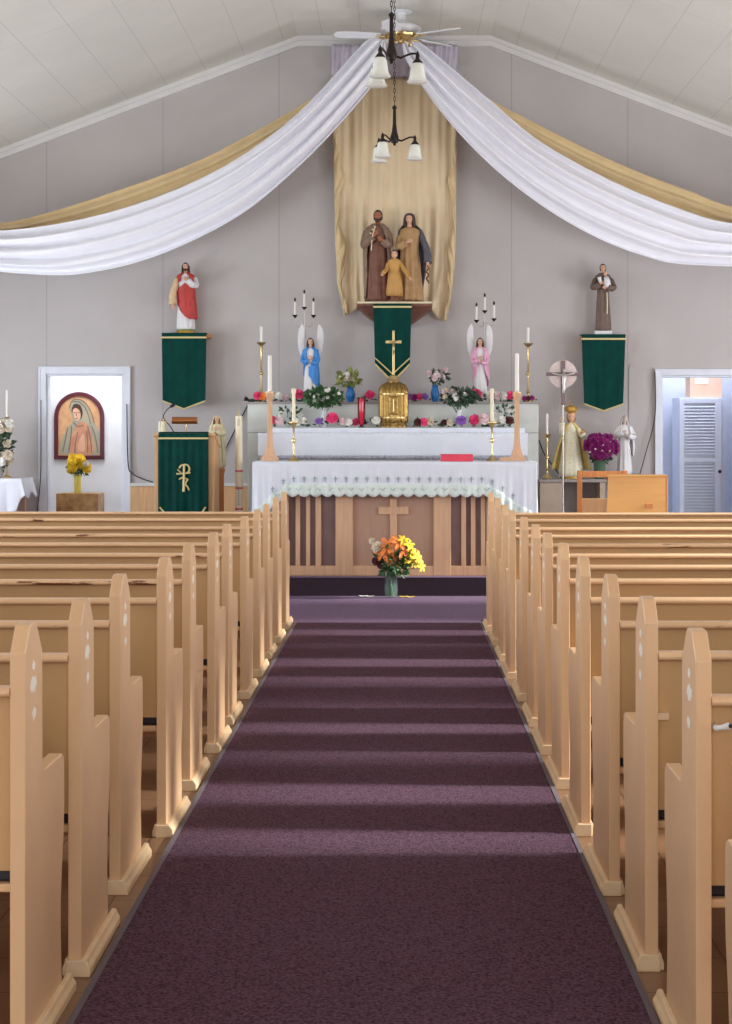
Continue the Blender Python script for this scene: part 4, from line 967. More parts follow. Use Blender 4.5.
def short_brass(label, px):
    y = 16.0; x = X(px, y); t = thing('candlestick', label, 'candlestick', (x, y, AT2), 'small brass candlesticks on the altar cloth')
    z1 = Z(422, y)-AT2; zt_ = Z(389, y)-AT2
    MB().lathe([(.05, 0), (.052, .01), (.035, .022), (.014, .04), (.009, .07), (.009, .17), (.022, .185), (.022, .2), (.009, .215), (.009, z1-.06), (.016, z1-.045), (.03, z1-.02), (.05, z1-.006), (.05, z1), (.016, z1+.004)], x, y, AT2, 24).build('stick', M['gold'], t, smooth=True)
    cn = MB().lathe([(.0165, z1+.003), (.0165, zt_-.035), (.0165, zt_-.03)], x, y, AT2, 18).build('candle', M['waxy'], t, smooth=True)
    MB().lathe([(.021, zt_-.035), (.022, zt_-.004), (.015, zt_+.004), (.003, zt_+.006)], x, y, AT2, 18).build('follower', M['waxy'], cn, smooth=True)
short_brass('small brass candlestick with a cream candle, left end of the front altar', 293.7)
short_brass('small brass candlestick with a cream candle, right of the red book on the altar', 492)
def wood_stick(label, px, ptop, pcan, wide):
    y = 16.25; x = X(px, y); t = thing('candlestick', label, 'candlestick', (x, y, AT2), 'tall wooden candlesticks on the altar')
    h = Z(ptop, y)-AT2; u = y/F
    def sq(pr): return [[(x+sx*r, y+sy*r, AT2+z) for sx, sy in ((-1, -1), (1, -1), (1, 1), (-1, 1))] for r, z in pr]
    MB().rings(sq([(8.4*u, 0), (8.4*u, .02), (7.6*u, .034), (5.6*u, .055), (3.6*u, .12), (2.7*u, .2), (2.3*u, h*.6), (2.2*u, h-.09), (2.6*u, h-.07), (4.2*u, h-.03), (4.4*u, h)])).build('stick', M['wood'], t, bevel=.002)
    if wide: MB().box(x-.17, x+.01, y-.1, y-.0855, AT2, AT2+.035).build('foot_block', M['wood'], t, bevel=.003)
    MB().lathe([(.045, h+.0), (.045, h+.006), (.02, h+.012)], x, y, AT2, 20).build('drip_pan', M['gold'], t, smooth=True)
    zt_ = Z(pcan, y)-AT2
    MB().lathe([(.0205, h+.008), (.019, zt_-.006), (.004, zt_)], x, y, AT2, 20).build('candle', M['wax'], t, smooth=True)
wood_stick('tall oak candlestick with a white candle at the left end of the altar', 269.8, 392.5, 355, False)
wood_stick('tall oak candlestick with a white candle at the right end of the altar', 517, 393, 353, True)

# book on the altar
bk = thing('book', 'red covered book lying flat on the white altar cloth', 'book', (X(456.5, 15.95), 15.95, AT2))
bx0, bx1 = X(440.5, 15.95), X(472.5, 15.95)
MB().box(bx0+.004, bx1-.003, 15.835, 16.07, AT2+.006, AT2+.058).build('pages', M['page'], bk)
MB().box(bx0, bx1, 15.83, 16.075, AT2, AT2+.0055).build('cover', M['redbook'], bk, bevel=.002)
MB().box(bx0, bx1, 15.83, 16.075, AT2+.0585, AT2+.066).build('cover', M['redbook'], bk, bevel=.002)
MB().box(bx0, bx1, 15.822, 15.8345, AT2+.001, AT2+.065).build('spine', M['redbook'], bk, bevel=.004)

# ------------------------------------------------------------------ flowers
def bloom_mesh(c0, r, rng, kind='rose', nrm=(0, -1, .35)):
    m = MB(); c0 = Vector(c0); n = Vector(nrm).normalized(); q = n.to_track_quat('Z', 'Y')
    layers = {'rose': ((8, 1.0, .15), (6, .75, .55), (5, .45, .9)), 'lily': ((6, 1.25, .35),), 'daisy': ((11, 1.0, .1), (7, .55, .45)), 'mum': ((12, 1.0, .1), (10, .8, .5), (7, .5, .9))}[kind]
    wd = {'rose': .95, 'lily': .42, 'daisy': .34, 'mum': .42}[kind]
    for li, (k, rr, up) in enumerate(layers):
        for i in range(k):
            a = 2*pi*(i+.5*li)/k+rng.uniform(-.12, .12); L = r*rr*rng.uniform(.9, 1.1); w_ = r*wd*rr**.5
            d = Vector((cos(a), sin(a), 0)); s_ = Vector((-sin(a), cos(a), 0))
            pts = []
            for t, wt in (((.05, .35), (.4, .9), (.75, 1), (1, .55)) if kind == 'rose' else ((.05, .35), (.45, 1), (.8, .8), (1, .2))):
                z = r*up*t*.9-(r*.22*t*t if kind != 'lily' else r*.45*t**4)
                p = d*(L*t)+Vector((0, 0, z+r*.12*li))
                for e in (-1, 0, 1): pts.append(c0+q @ (p+s_*(e*w_*wt*.5)+Vector((0, 0, -abs(e)*-w_*.12))))
            m.add(pts, [(j*3+e, j*3+e+1, j*3+e+4, j*3+e+3) for j in range(3) for e in (0, 1)])
    if kind in ('rose', 'mum'): m.ell(c0+q @ Vector((0, 0, r*.35)), r*.28, r*.28, r*.28, 8, 6)
    return m
def leaves_mesh(c0, rx, ry, rz, n, ln, rng, up=.3):
    m = MB(); c0 = Vector(c0)
    for _ in range(n):
        while True:
            v = Vector((rng.uniform(-1, 1), rng.uniform(-1, 1), rng.uniform(-1, 1)))
            if v.length <= 1: break
        p = c0+Vector((v.x*rx, v.y*ry, v.z*rz)); d = (Vector((v.x, v.y-.2, v.z+up))+Vector((rng.uniform(-.5, .5), rng.uniform(-.5, .5), rng.uniform(-.5, .5)))).normalized()
        s_ = d.cross(Vector((rng.uniform(-1, 1), rng.uniform(-1, 1), rng.uniform(-1, 1)))).normalized(); L = ln*rng.uniform(.7, 1.25); w_ = L*.30; nn = d.cross(s_)
        m.add([p, p+d*L*.4+s_*w_, p+d*L, p+d*L*.4-s_*w_, p+d*L*.45-nn*w_*.35], [(0, 1, 4), (1, 2, 4), (2, 3, 4), (3, 0, 4)])
    return m
def bunch(name, label, cat, base, vase, vasemat, blooms, leafc, leafr, nl, ln, leafm, seed, stem=True, kindstem='stem', group=None, lvl=.3, zmin=None, ymax=None, neck=0):
    """vase profile list (r, z) from base; blooms = list of (x, y, z, r, material, kind)"""
    rng = random.Random(seed); t = thing(name, label, cat, base, group); b = Vector(base); top = b+Vector((0, 0, neck))
    if zmin is None: zmin = base[2]+.003
    if vase:
        MB().lathe(vase, b.x, b.y, b.z, 28).build('vase', vasemat, t, smooth=True); top = b+Vector((0, 0, vase[-1][1]-.02))
    if nl: leaves_mesh(leafc, *leafr, nl, ln, rng, lvl).clamp(zmin, ymax).build('foliage', leafm, t)
    for (x, y, z, r, mt, kind) in blooms:
        n = Vector((x-b.x, min(y-b.y, 0)-leafr[0]*.9-.02, (z-top.z)*.6+.02))
        o = bloom_mesh((x, y, z), r, rng, kind, n).clamp(zmin, ymax).build('bloom', M[mt], t, smooth=False)
        if stem:
            MB().tube([(x, y+r*.2, z-r*.2), ((x+top.x)/2, (y+top.y)/2+.01, (z+top.z)/2-.01), (top.x+(x-top.x)*.1, top.y, top.z-.03)], [.003, .003, .003], 5).clamp(zmin, ymax).build('stem', M['leaf'], o)
    return t
def at(px, py, d): v = P(px, py, d); return (v.x, v.y, v.z)

# vase of lilies on the floor before the altar
D = 15.42; b = (X(391, D), D, .0112); rng = random.Random(4)
bl = []
for px, py, r, mt in ((387, 547, 9, 'forange'), (399, 543, 7, 'forange'), (393, 557, 6.5, 'forange'), (383, 553, 7.5, 'forange'), (402, 551, 6, 'forange'), (377, 547, 5, 'fcream'),
                      (411, 551, 6.5, 'fyellow'), (417, 557, 6.5, 'fyellow'), (412, 562, 5.5, 'fyellow'), (421, 566, 5, 'fyellow'), (406, 557, 5.5, 'fyellow'), (403, 540, 5, 'fyellow'), (409, 545, 5, 'fyellow'),
                      (376, 561, 4, 'fdark'), (381, 565, 3.6, 'fdark'), (372, 541, 3, 'fcream'), (398, 564, 4, 'forange')):
    x, y, z = at(px, py, D-.03+rng.uniform(-.05, .05)); bl.append((x, y, z, r*1.2*D/F, mt, 'lily' if mt in ('forange', 'fyellow') else 'rose'))
vz = [(.05, 0), (.058, .01), (.062, .07), (.056, .15), (.05, .2), (.058, .235), (.054, .238), (.046, .2), (.052, .15), (.056, .07), (.052, .015)]
fv = bunch('flower_vase', 'glass vase of orange and yellow lilies on the carpet before the altar', 'vase of flowers', b, None, None, bl, at(394, 560, D), (.16, .1, .14), 240, .07, M['leaf'], 4, neck=.24)
gv = MB().lathe(vz, b[0], b[1], b[2], 28).build('vase', M['glass'], fv, smooth=True)
wt = MB().lathe([(.05, .014), (.0545, .07), (.052, .12)], b[0], b[1], b[2], 24).build('water', M['glass'], gv, smooth=True)
st = MB()
for k in range(14): a_ = k*2.4; st.tube([(b[0]+.03*cos(a_), b[1]+.03*sin(a_), b[2]+.02), (b[0]-.015*cos(a_), b[1]-.015*sin(a_), b[2]+.2), (b[0]+.05*cos(a_), b[1]+.03*sin(a_), b[2]+.3)], .0035, 5)
st.build('stems', M['leaf'], fv)
for k, (px, py, mt, lab, mm) in enumerate(((363, 596.2, 0, 'small white fallen petal on the carpet, leftmost beside the lily vase', 'fwhite'), (369.5, 595.5, 0, 'small white fallen petal on the carpet just left of the lily vase', 'fwhite'),
                              (403, 596, 1, 'yellow fallen petal lying on the carpet, close right of the lily vase', 'fyellow'), (410, 596, 1, 'yellow fallen petal farthest right on the carpet before the altar', 'fyellow'))):
    d = 15.52-.03*k; x = X(px, d); q = MB()
    ol = [(-.04, 0), (-.02, .018), (.015, .022), (.042, .004), (.02, -.016), (-.015, -.018)]
    vs = [(x+u, d+v, .0125+.012*abs(u)/.04) for u, v in ol]+[(x+u, d+v, .0145+.012*abs(u)/.04) for u, v in ol]
    q.add(vs, [tuple(range(6)), tuple(range(11, 5, -1))]+[(i, i+6, (i+1) % 6+6, (i+1) % 6) for i in range(6)])
    tag(q.build('petal', M[mm], origin=(x, d, .012)), lab, 'petal', 'fallen petals on the carpet')

# flower shelf: vases on top
D = 17.6
def vase_prof(h, r): return [(r*.6, 0), (r*.62, h*.05), (r*.9, h*.3), (r, h*.55), (r*.75, h*.8), (r*.6, h*.9), (r*.8, h)]
rng = random.Random(9)
bl = [(*at(340+rng.uniform(0, 17), 374+rng.uniform(-2, 6), D-.05+rng.uniform(-.04, .04)), .026, rng.choice(['fwhite', 'fcream', 'fpale']), 'daisy') for _ in range(10)]
bunch('flower_vase', 'blue vase of yellow-green leaves and white daisies on the shelf left of the tabernacle', 'vase of flowers', (X(350.5, D), D, SZ+.001), vase_prof(.15, .05), M['bluev'], bl, at(349, 379, D), (.10, .06, .07), 90, .07, M['leafy'], 11)
bl = [(*at(428+rng.uniform(0, 20), 369+rng.uniform(0, 11), D-.05+rng.uniform(-.05, .05)), .03, rng.choice(['fpale', 'fwhite', 'fpale', 'fpurple']), 'rose') for _ in range(14)]
bunch('flower_vase', 'blue vase of pale pink roses on the shelf right of the tabernacle', 'vase of flowers', (X(435, D), D, SZ+.001), vase_prof(.17, .045), M['bluev'], bl, at(438, 377, D), (.10, .06, .06), 70, .05, M['leafd'], 12)
D = 17.32
bl = [(*at(312+rng.uniform(0, 28), 389+rng.uniform(0, 12), D-.06+rng.uniform(-.05, .05)), .022, 'fwhite', 'daisy') for _ in range(20)]
bunch('flower_vase', 'white vase of small white flowers and dark greenery, left front of the flower shelf', 'vase of flowers', (X(325, D), D, ZS), vase_prof(.2, .04), M['whitev'], bl, at(323, 398, D-.03), (.19, .07, .08), 330, .06, M['leaf'], 13, ymax=17.47)
bl = [(*at(443+rng.uniform(0, 24), 389+rng.uniform(0, 10), D-.06+rng.uniform(-.05, .05)), .028, rng.choice(['fcream', 'fpale', 'fwhite']), 'rose') for _ in range(11)]
bunch('flower_vase', 'white vase of cream roses and dark greenery, right front of the flower shelf', 'vase of flowers', (X(459, D), D, ZS), vase_prof(.18, .04), M['whitev'], bl, at(459, 397, D-.03), (.18, .06, .07), 260, .06, M['leafd'], 14, ymax=17.47)
# loose silk flowers lying on the shelf top and step
def spray(label, px, py, d, z0, cols, r, nl=16, seed=0, n=2, kind='rose', leaf='leafd', wide=1.0):
    rng = random.Random(seed); x = X(px, d); rr = r*d/F; b = (x, d, z0)
    bl = [(x+(i-(n-1)/2)*rr*1.5*wide, d-.02-rng.uniform(0, .02), z0+rr*1.1+rng.uniform(0, rr*.4), rr, cols[i % len(cols)], kind) for i in range(n)]
    t = bunch('silk_flower', label, 'flower', b, None, None, bl, (x, d+.005, z0+rr*.75), (rr*(n*.9)*wide, .025, rr*.5), nl, rr*1.3, M[leaf], seed, stem=False, group='silk flowers on the high altar', zmin=z0+.001, ymax=17.482 if z0 < 1.7 else None)
    return t
Dt, Ds = 17.56, 17.22; z1, z2 = SZ+.004, ZS+.008
spray('coral and dark red silk flowers beside the left brass candlestick on the shelf', 263.5, 400, Dt, z1, ['fpink', 'forange', 'fdark'], 4.2, 14, 1, 3)
spray('white silk flower on the shelf top left of the hot pink bloom', 282, 400, Dt, z1, ['fwhite', 'fpale'], 4, 14, 2, 2)
spray('hot pink silk bloom on the shelf top left of the blue angel', 298.5, 399, Dt, z1, ['fpink'], 5.6, 16, 3, 1)
spray('hot pink silk bloom on the shelf top between the blue vase and tabernacle', 370, 401, Dt, z1, ['fpink'], 5.0, 6, 5, 1)
spray('mauve and purple silk flowers on the shelf top right of the tabernacle', 417, 400, Dt, z1, ['fpurple', 'fmag', 'fpink'], 3.6, 18, 6, 4)
spray('hot pink silk bloom at the foot of the pink angel', 475.5, 401, Dt-.03, z1, ['fpink'], 6.4, 10, 7, 1)
spray('white silk roses with dark leaves right of the pink angel on the shelf', 497, 400, Dt, z1, ['fwhite', 'fpale', 'fwhite'], 4.6, 26, 8, 3)
spray('pink silk bloom near the right wooden candlestick on the shelf', 510.5, 401, Dt, z1, ['fpink'], 5, 8, 9, 1)
spray('dark mauve silk flowers round the foot of the right brass candlestick', 528, 401, Dt-.06, z1, ['fmag', 'fdark'], 2.6, 14, 10, 3)
spray('pink rosebud and dark leaves on the step beside the left wooden candlestick', 276, 427, Ds, z2, ['fpink', 'fpale'], 4.8, 18, 21, 2)
spray('white silk rose with dark leaves on the step behind the left brass candlestick', 300, 427, Ds, z2, ['fwhite', 'fwhite'], 4.2, 16, 22, 2)
spray('purple silk flower on the step below the white vase, left side', 319, 426, Ds, z2, ['fpurple'], 3.8, 6, 23, 1)
spray('hot pink silk bloom on the step left of the red lamp', 332.5, 427, Ds, z2, ['fpink'], 6.2, 8, 24, 1)
spray('white silk roses on the step between two pink blooms left of the red lamp', 346, 427, Ds, z2, ['fpale', 'fwhite'], 3.8, 12, 25, 2)
spray('pink silk flower under the red lamp on the step', 359, 427, Ds+.08, z2, ['fpink', 'fdark'], 4.2, 8, 26, 2)
spray('white silk rose on the step just left of the tabernacle', 376, 427, Ds-.04, z2, ['fwhite'], 4.6, 8, 27, 1)
spray('dark red and pink silk flowers on the step right of the tabernacle', 424, 427, Ds, z2, ['fdark', 'fpink', 'fcream'], 4.2, 22, 28, 3)
spray('burgundy silk flowers on the step left of the purple bloom', 447, 427, Ds, z2, ['fdark', 'fcream'], 3.6, 20, 29, 2)
spray('purple silk bloom on the step below the white vase, right side', 461, 425, Ds-.07, z2, ['fpurple'], 5.4, 6, 30, 1)
spray('large pink silk bloom on the step below the pink angel', 479, 425, Ds, z2, ['fpink', 'fpale'], 6, 12, 31, 2)
spray('white silk flowers with dark leaves on the step behind the right brass candlestick', 502, 427, Ds, z2, ['fwhite', 'fwhite', 'fdark'], 4.6, 28, 32, 3)
# white roses standing against the shelf front right and left
for px, py, lab, sd in ((503, 413, 'white rose spray leaning on the shelf front beside the right wooden candlestick', 41), (288, 413, 'leafy white sprig leaning on the shelf front between the left candlesticks', 42)):
    d = 17.4; b = (X(px, d), d, ZS+.002)
    bl = [(*at(px+dx, py+dy, d-.03), .034, 'fwhite', 'rose') for dx, dy in ((-7, 1), (5, -3), (12, 3))]
    bunch('silk_flower', lab, 'flower', b, None, None, bl, at(px+1, py, d), (.12, .03, .06), 30, .055, M['leafd'], sd, group='silk flowers on the high altar', ymax=17.482)

# red glass lamp
d = 17.2; x = X(361.5, d); zb = ZS+.002; t = thing('votive_lamp', 'tall ruby red glass lamp in a dark frame, left of the tabernacle', 'lamp', (x, d, zb))
h = Z(397.5, d)-zb; g = 4.6*d/F
MB().lathe([(.008, .012), (g*.55, .045), (g*.8, .11), (g*.85, h-.03), (g*.8, h-.012)], x, d, zb, 24).build('glass', M['ruby'], t, smooth=True)
MB().lathe([(.034, 0), (.034, .006), (.01, .012)], x, d, zb, 20).build('base', M['darkbronze'], t, smooth=True)
MB().lathe([(g, h-.012), (g*1.05, h-.006), (g, h), (g*.9, h-.002), (g*.9, h-.010)], x, d, zb, 24).build('rim', M['redframe'], t)
for k in range(4):
    a_ = pi/4+k*pi/2; e = lambda r, z: (x+r*cos(a_), d+r*sin(a_), zb+z)
    MB().tube([e(.012, .008), e(g*.75, .05), e(g*1.02, .12), e(g*1.02, h-.008)], .005, 6).build('frame_bar', M['redframe'], t, smooth='all')

# ------------------------------------------------------------------ left side: lectern, easter candle, small statue
LY = 16.4; lx0, lx1 = X(154.5, LY), X(214.5, LY); lzt = Z(433, LY)
t = thing('lectern', 'light oak lectern with a green banner on its front, left of the altar', 'lectern', ((lx0+lx1)/2, LY+.25, ZP))
MB().box(lx0, lx0+.035, LY, LY+.42, ZP, lzt-.03).build('side_panel', M['woodlt'], t, bevel=.003)
MB().box(lx1-.06, lx1, LY, LY+.42, ZP, lzt-.03).build('side_panel', M['woodlt'], t, bevel=.003)
MB().box(lx0+.036, lx1-.061, LY+.02, LY+.04, ZP+.02, lzt-.04).build('front_panel', M['wood'], t)
MB().add([(lx0-.01, LY-.02, lzt), (lx1+.01, LY-.02, lzt), (lx1+.01, LY+.46, lzt-.12), (lx0-.01, LY+.46, lzt-.12), (lx0-.01, LY-.02, lzt-.028), (lx1+.01, LY-.02, lzt-.028), (lx1+.01, LY+.46, lzt-.148), (lx0-.01, LY+.46, lzt-.148)],
    [(0,1,2,3),(7,6,5,4),(0,4,5,1),(1,5,6,2),(2,6,7,3),(3,7,4,0)]).build('desk', M['woodlt'], t, bevel=.003)
y = LY-.048; bx0, bx1 = X(158.5, y), X(208.5, y); zb0 = Z(533, y)
def lf(u, v): return (lerp(bx0, bx1, u), y-.006-.010*sin(u*17+1)*v-.005*sin(u*41), lerp(lzt-.002, zb0-.05*(1-abs(u-.5)*2), v))
m = MB().grid(lf, 50, 30); m.grid(lambda u, v: (lerp(bx0, bx1, u), lerp(y-.006, LY+.2, v), lzt+.010-.050*v), 6, 3)
lb = tag(m.build('banner', M['green'], origin=((bx0+bx1)/2, y, lzt), smooth='all', solid=.004), 'dark green banner with a gold monogram, hanging on the front of the lectern', 'banner')
zz = Z(438.3, y); MB().box(bx0-.001, bx1+.001, y-.024, y-.018, zz-.008, zz+.008).build('top_braid', M['trimgold'], lb)
for sx, a0, a1 in ((-1, 160, 165), (1, 206, 202)):
    MB().tube([(X(a0, y), y-.022, Z(507, y)), (X(a1, y), y-.022, Z(513, y))], .009, 6).build('corner_braid', M['trimgold'], lb)
sy = y-.026
def zp(u, v): return (X(140+u/6.1, sy), sy, Z(390+v/6.1, sy))
for nm, pts, r in (('monogram_stem', [(269, 458), (268, 540), (267, 622)], [.010, .012, .014]),
                   ('monogram_bow', [(240, 478), (250, 462), (272, 455), (292, 460), (302, 478), (298, 496), (284, 510)], .0085),
                   ('monogram_bar', [(222, 512), (262, 510), (308, 505)], [.010, .006, .008]),
                   ('monogram_stroke', [(238, 545), (262, 535), (296, 548)], [.006, .008, .007]),
                   ('monogram_stroke', [(293, 545), (278, 572), (290, 590), (300, 612)], .008),
                   ('monogram_stroke', [(228, 484), (240, 496), (258, 510)], .006)):
    cv = catmull([zp(*q) for q in pts], 14)
    rr = r if not isinstance(r, list) else [interp([(0, r[0]), (7, r[1]), (14, r[2])], i) for i in range(15)]
    MB().tube(cv, rr, 8, flat=.5).build(nm, M['trimgold'], lb, smooth='all')
# reading lamp and figurine on the lectern
ly = LY+.16; zd = lzt-.022
t = thing('reading_lamp', 'copper tube reading lamp on a bent arm above the lectern', 'lamp', (X(192, ly), ly, zd))
MB().tube([(X(172.5, ly), ly, Z(420.5, ly)), (X(197, ly), ly, Z(420.5, ly))], .034, 20).build('tube_shade', M['copper'], t, smooth=True)
for q in (172.2, 197.3): MB().ell((X(q, ly), ly, Z(420.5, ly)), .006, .036, .036, 12, 10).build('end_cap', M['gold'], t, smooth='all')
MB().lathe([(.045, 0), (.045, .012), (.012, .02), (.007, .03), (.007, Z(424, ly)-zd)], X(186, ly), ly, zd, 16).build('stand', M['gold'], t, smooth=True)
t = thing('microphone', 'thin gooseneck microphone curving up from the lectern', 'microphone', (X(176, LY+.2), LY+.2, zd-.004))
q = LY+.2; MB().tube(catmull([at(176, 432, q)[:2]+(zd-.004,), at(170, 426, q), at(163.5, 418, q), at(166, 411, q), at(171, 406.5, q)], 20), .005, 6).build('gooseneck', M['black'], t, smooth='all')
MB().tube([at(170.5, 406.7, q), at(174.5, 404.4, q)], [.014, .017], 10).build('microphone_head', M['black'], t, smooth='all')
f = Fig('figurine', 'tiny cream figurine with dark hair on the left of the lectern top', (X(163.5, LY+.1), LY+.1, lzt-.02), .16, cat='figurine')
f.robe(M['creamrobe'], k=1.5); f.head(M['skin'], M['hairb'], r=.09, eyes=False, long=True, z=.93)
pg = MB().box(X(158.6, LY+.12), X(160.6, LY+.12), LY+.1, LY+.13, lzt-.022, Z(421.5, LY+.12)); tag(pg.build('card', M['page'], origin=(X(159.6, LY+.12), LY+.12, lzt-.02), bevel=.002), 'small upright white card at the left corner of the lectern', 'card')

# easter candle
d = 16.9; x = X(239, d); hz = Z(416, d)
t = thing('easter_candle', 'tall thick cream candle banded in pink and gold, beside the lectern', 'candle', (x, d, ZP))
MB().lathe([(.13, 0), (.13, .02), (.06, .05), (.025, .09), (.02, .2), (.035, .22), (.02, .25), (.02, .42), (.07, .45), (.07, .47), (.03, .475)], x, d, ZP, 24).build('stand', M['gold'], t, smooth=True)
cn = MB().lathe([(.037, .46+ZP), (.034, hz-.02), (.037, hz-.018), (.034, hz), (.006, hz+.004)], x, d, 0, 28).build('candle', M['waxy'], t, smooth=True)
MB().tube([(x, d, hz), (x, d, Z(409, d))], [.012, .003], 8).build('brass_tip', M['trimgold'], cn, smooth='all')
M['band'] = mat('rose_wax', c(214, 104, 124), .5)
for py in (471, 488, 509): MB().lathe([(.0365, Z(py, d)-.01), (.038, Z(py, d)-.008), (.038, Z(py, d)+.008), (.0365, Z(py, d)+.01)], x, d, 0, 28).build('pink_band', M['band'], cn)
MB().box(x-.014, x+.012, d-.0385, d-.035, Z(416+12, d)+.02, hz-.03).build('mark', M['fcream'], cn)
bb = MB()
for k in range(7): bb.box(x-.006, x+.006, d-.0375, d-.0345, Z(505, d)+k*.028, Z(505, d)+k*.028+.016)
bb.build('lettering', M['laceg'], cn)

# veiled cream statue behind the lectern on an orange-brown pedestal
d = 17.3; x = X(216.5, d)
pz = Z(468.5, d)
pm = MB(); r = 4.6*d/F
pm.lathe([(r*1.5, 0), (r*1.5, .03), (r*1.1, .06), (r, .1), (r, pz-ZP-.05), (r*1.2, pz-ZP-.03), (r*1.25, pz-ZP)], x+.03, d, ZP, 24)
tag(pm.build('pedestal', M['woodbr'], origin=(x, d, ZP), smooth=True), 'narrow orange-brown wooden pedestal behind the lectern', 'pedestal')
f = Fig('statue', 'cream veiled statue with praying hands, standing on the pedestal behind the lectern', (x+.005, d, pz+.002), .53)
f.robe(M['creamrobe'], k=1.0); f.plinth(M['creamrobe'], .12, .09, .02)
f.mantle(M['creamrobe'], [(.995, .02, .02, 0, 0, 20), (.98, .055, .055, 0, .004, 60), (.92, .075, .07, 0, .01, 130), (.84, .10, .075, 0, .012, 100), (.78, .135, .085, 0, .006, 80), (.5, .15, .105, 0, 0, 90), (.2, .165, .115, 0, 0, 100), (.04, .16, .12, 0, 0, 100)], name='veil')
f.head(M['skin'], None, r=.05)
f.arm(M['creamrobe'], M['skin'], [(-.1, 0, .76), (-.13, -.04, .65), (-.07, -.12, .66), (-.02, -.13, .72)], hand=(.1, -.1, .9))
f.arm(M['creamrobe'], M['skin'], [(.1, 0, .76), (.13, -.04, .65), (.07, -.12, .66), (.02, -.13, .72)], hand=(-.1, -.1, .9))

# wires on the back wall
def cable(label, pts, d, r=.006, b=None):
    v = catmull([at(px, py, d) for px, py in pts], 30); tag(MB().tube(v, r, 6).build('cable', M['black'], origin=v[-1], smooth='all'), label, 'cable')
cable('thin black cable running down the wall right of the left doorway', [(126.8, 404), (128, 462), (132, 473), (143, 479), (153, 482.2)], DW-.06, .006)
cable('thin black cable slanting down the wall left of the high altar', [(249, 403), (240, 420), (226, 448), (215, 470), (205, 482)], DW-.018)
cable('thin black cable rising beside the left doorway near the flower stand', [(41, 400), (40.8, 470), (38, 505), (36, 520)], DW-.05, .004)
cable('thin dark cable hanging down the wall beside the right doorway', [(655, 372), (655, 416), (646, 452), (638, 480), (630, 500)], DW-.05, .005)
cable('dark cable drooping from the right end of the high altar behind the candle', [(538.8, 440), (545, 455), (556, 470), (563, 480)], DW-.03)
bx = MB().ell(at(244, 398.5, 17.6), .03, .03, .03, 12, 10).ell(at(246, 402, 17.6), .02, .04, .01, 8, 6)
bx = MB(); bx.box(X(248, 17.6), X(254, 17.6), 17.56, 17.64, SZ+.001, SZ+.03); bx.tube([at(249, 400, 17.6), at(244.5, 398.5, 17.6)], [.012, .026], 12)
tag(bx.build('camera_box', M['black'], origin=(X(250, 17.6), 17.6, SZ), smooth=True, bevel=.003), 'small black device on the far left end of the flower shelf', 'device')

# ------------------------------------------------------------------ picture room on the left
d = 19.349
bxl, bxr = X(56, 18.6), X(98, 18.6); pzt = Z(493.5, 18.6)
pb = MB().box(bxl, bxr, 18.6, 19.0, ZP+.003, pzt); tag(pb.build('pedestal_block', M['burl'], origin=((bxl+bxr)/2, 18.8, ZP), bevel=.006), 'square burl veneered block standing under the framed picture', 'block')
fr0, fr1, fzb = X(54.5, d), X(104.5, d), Z(459.5, d); w_ = (fr1-fr0)/2; xc = (fr0+fr1)/2; zar = Z(392, d)-w_
def archpts(w, zb, za, n=24): return [(xc-w, zb)]+[(xc+w*cos(pi-pi*i/n), za+w*sin(pi-pi*i/n)) for i in range(n+1)]+[(xc+w, zb)]
t = thing('framed_picture', 'arched picture of a veiled woman in a dark red frame, on the white room wall', 'picture', (xc, d, fzb))
o_, i_ = archpts(w_, fzb, zar), archpts(w_-.045, fzb+.045, zar); n_ = len(o_)
q = MB(); vs = [(u, d-.035, v) for u, v in o_]+[(u, d-.035, v) for u, v in i_]+[(u, d-.001, v) for u, v in o_]+[(u, d-.012, v) for u, v in i_]
fs = []
for i in range(n_):
    k = (i+1) % n_; fs += [(i, k, k+n_, i+n_), (i, i+2*n_, k+2*n_, k), (i+n_, k+n_, k+3*n_, i+3*n_)]
q.add(vs, fs).build('frame', M['redframe'], t, bevel=.003)
M['paint_bg'] = mat('ochre_painting', c(224, 176, 128), .5, col2=c(204, 150, 108), scale=14)
M['paint_robe'] = mat('painted_sage_cloak', c(186, 170, 140), .5, col2=c(158, 166, 152), scale=9)
M['paint_rose'] = mat('painted_rose_dress', c(218, 166, 128), .5, col2=c(200, 132, 108), scale=9)
q = MB().prism(archpts(w_-.044, fzb+.044, zar), 'y', d-.014, d-.0125); pc_ = q.build('canvas', M['paint_bg'], t)
def flat(name, pts, m, dy):   # painted shapes on the canvas
    q = MB(); q.prism([(X(a, d), Z(b_, d)) for a, b_ in catmull(pts+[pts[0]], 40)[:-1]], 'y', d-.014-dy-.0006, d-.0141-dy+.0006); return q.build(name, m, pc_)
flat('painted_cloak', [(59, 454), (62, 440), (68, 428), (73, 420), (70, 408), (73, 401), (79, 400), (86, 404), (90, 412), (93, 422), (99, 430), (101, 454)], M['paint_robe'], .001)
flat('painted_dress', [(70, 454), (71, 440), (75, 428), (80, 422), (87, 424), (92, 434), (93, 454)], M['paint_rose'], .0025)
flat('painted_hair', [(71.5, 411), (74, 404.5), (80, 405), (83, 412), (81, 419), (76, 418), (73.5, 413)], M['hairb'], .004)
flat('painted_face', [(73, 410), (76, 408), (80, 411), (81, 417), (78, 421), (74.5, 418)], M['skin'], .0055)
flat('painted_hands', [(78, 450), (80, 439), (84, 434), (85, 441), (85, 451)], M['skin'], .0045)
M['paint_line'] = mat('painted_shadow_line', c(134, 120, 100), .5)
fl = MB()
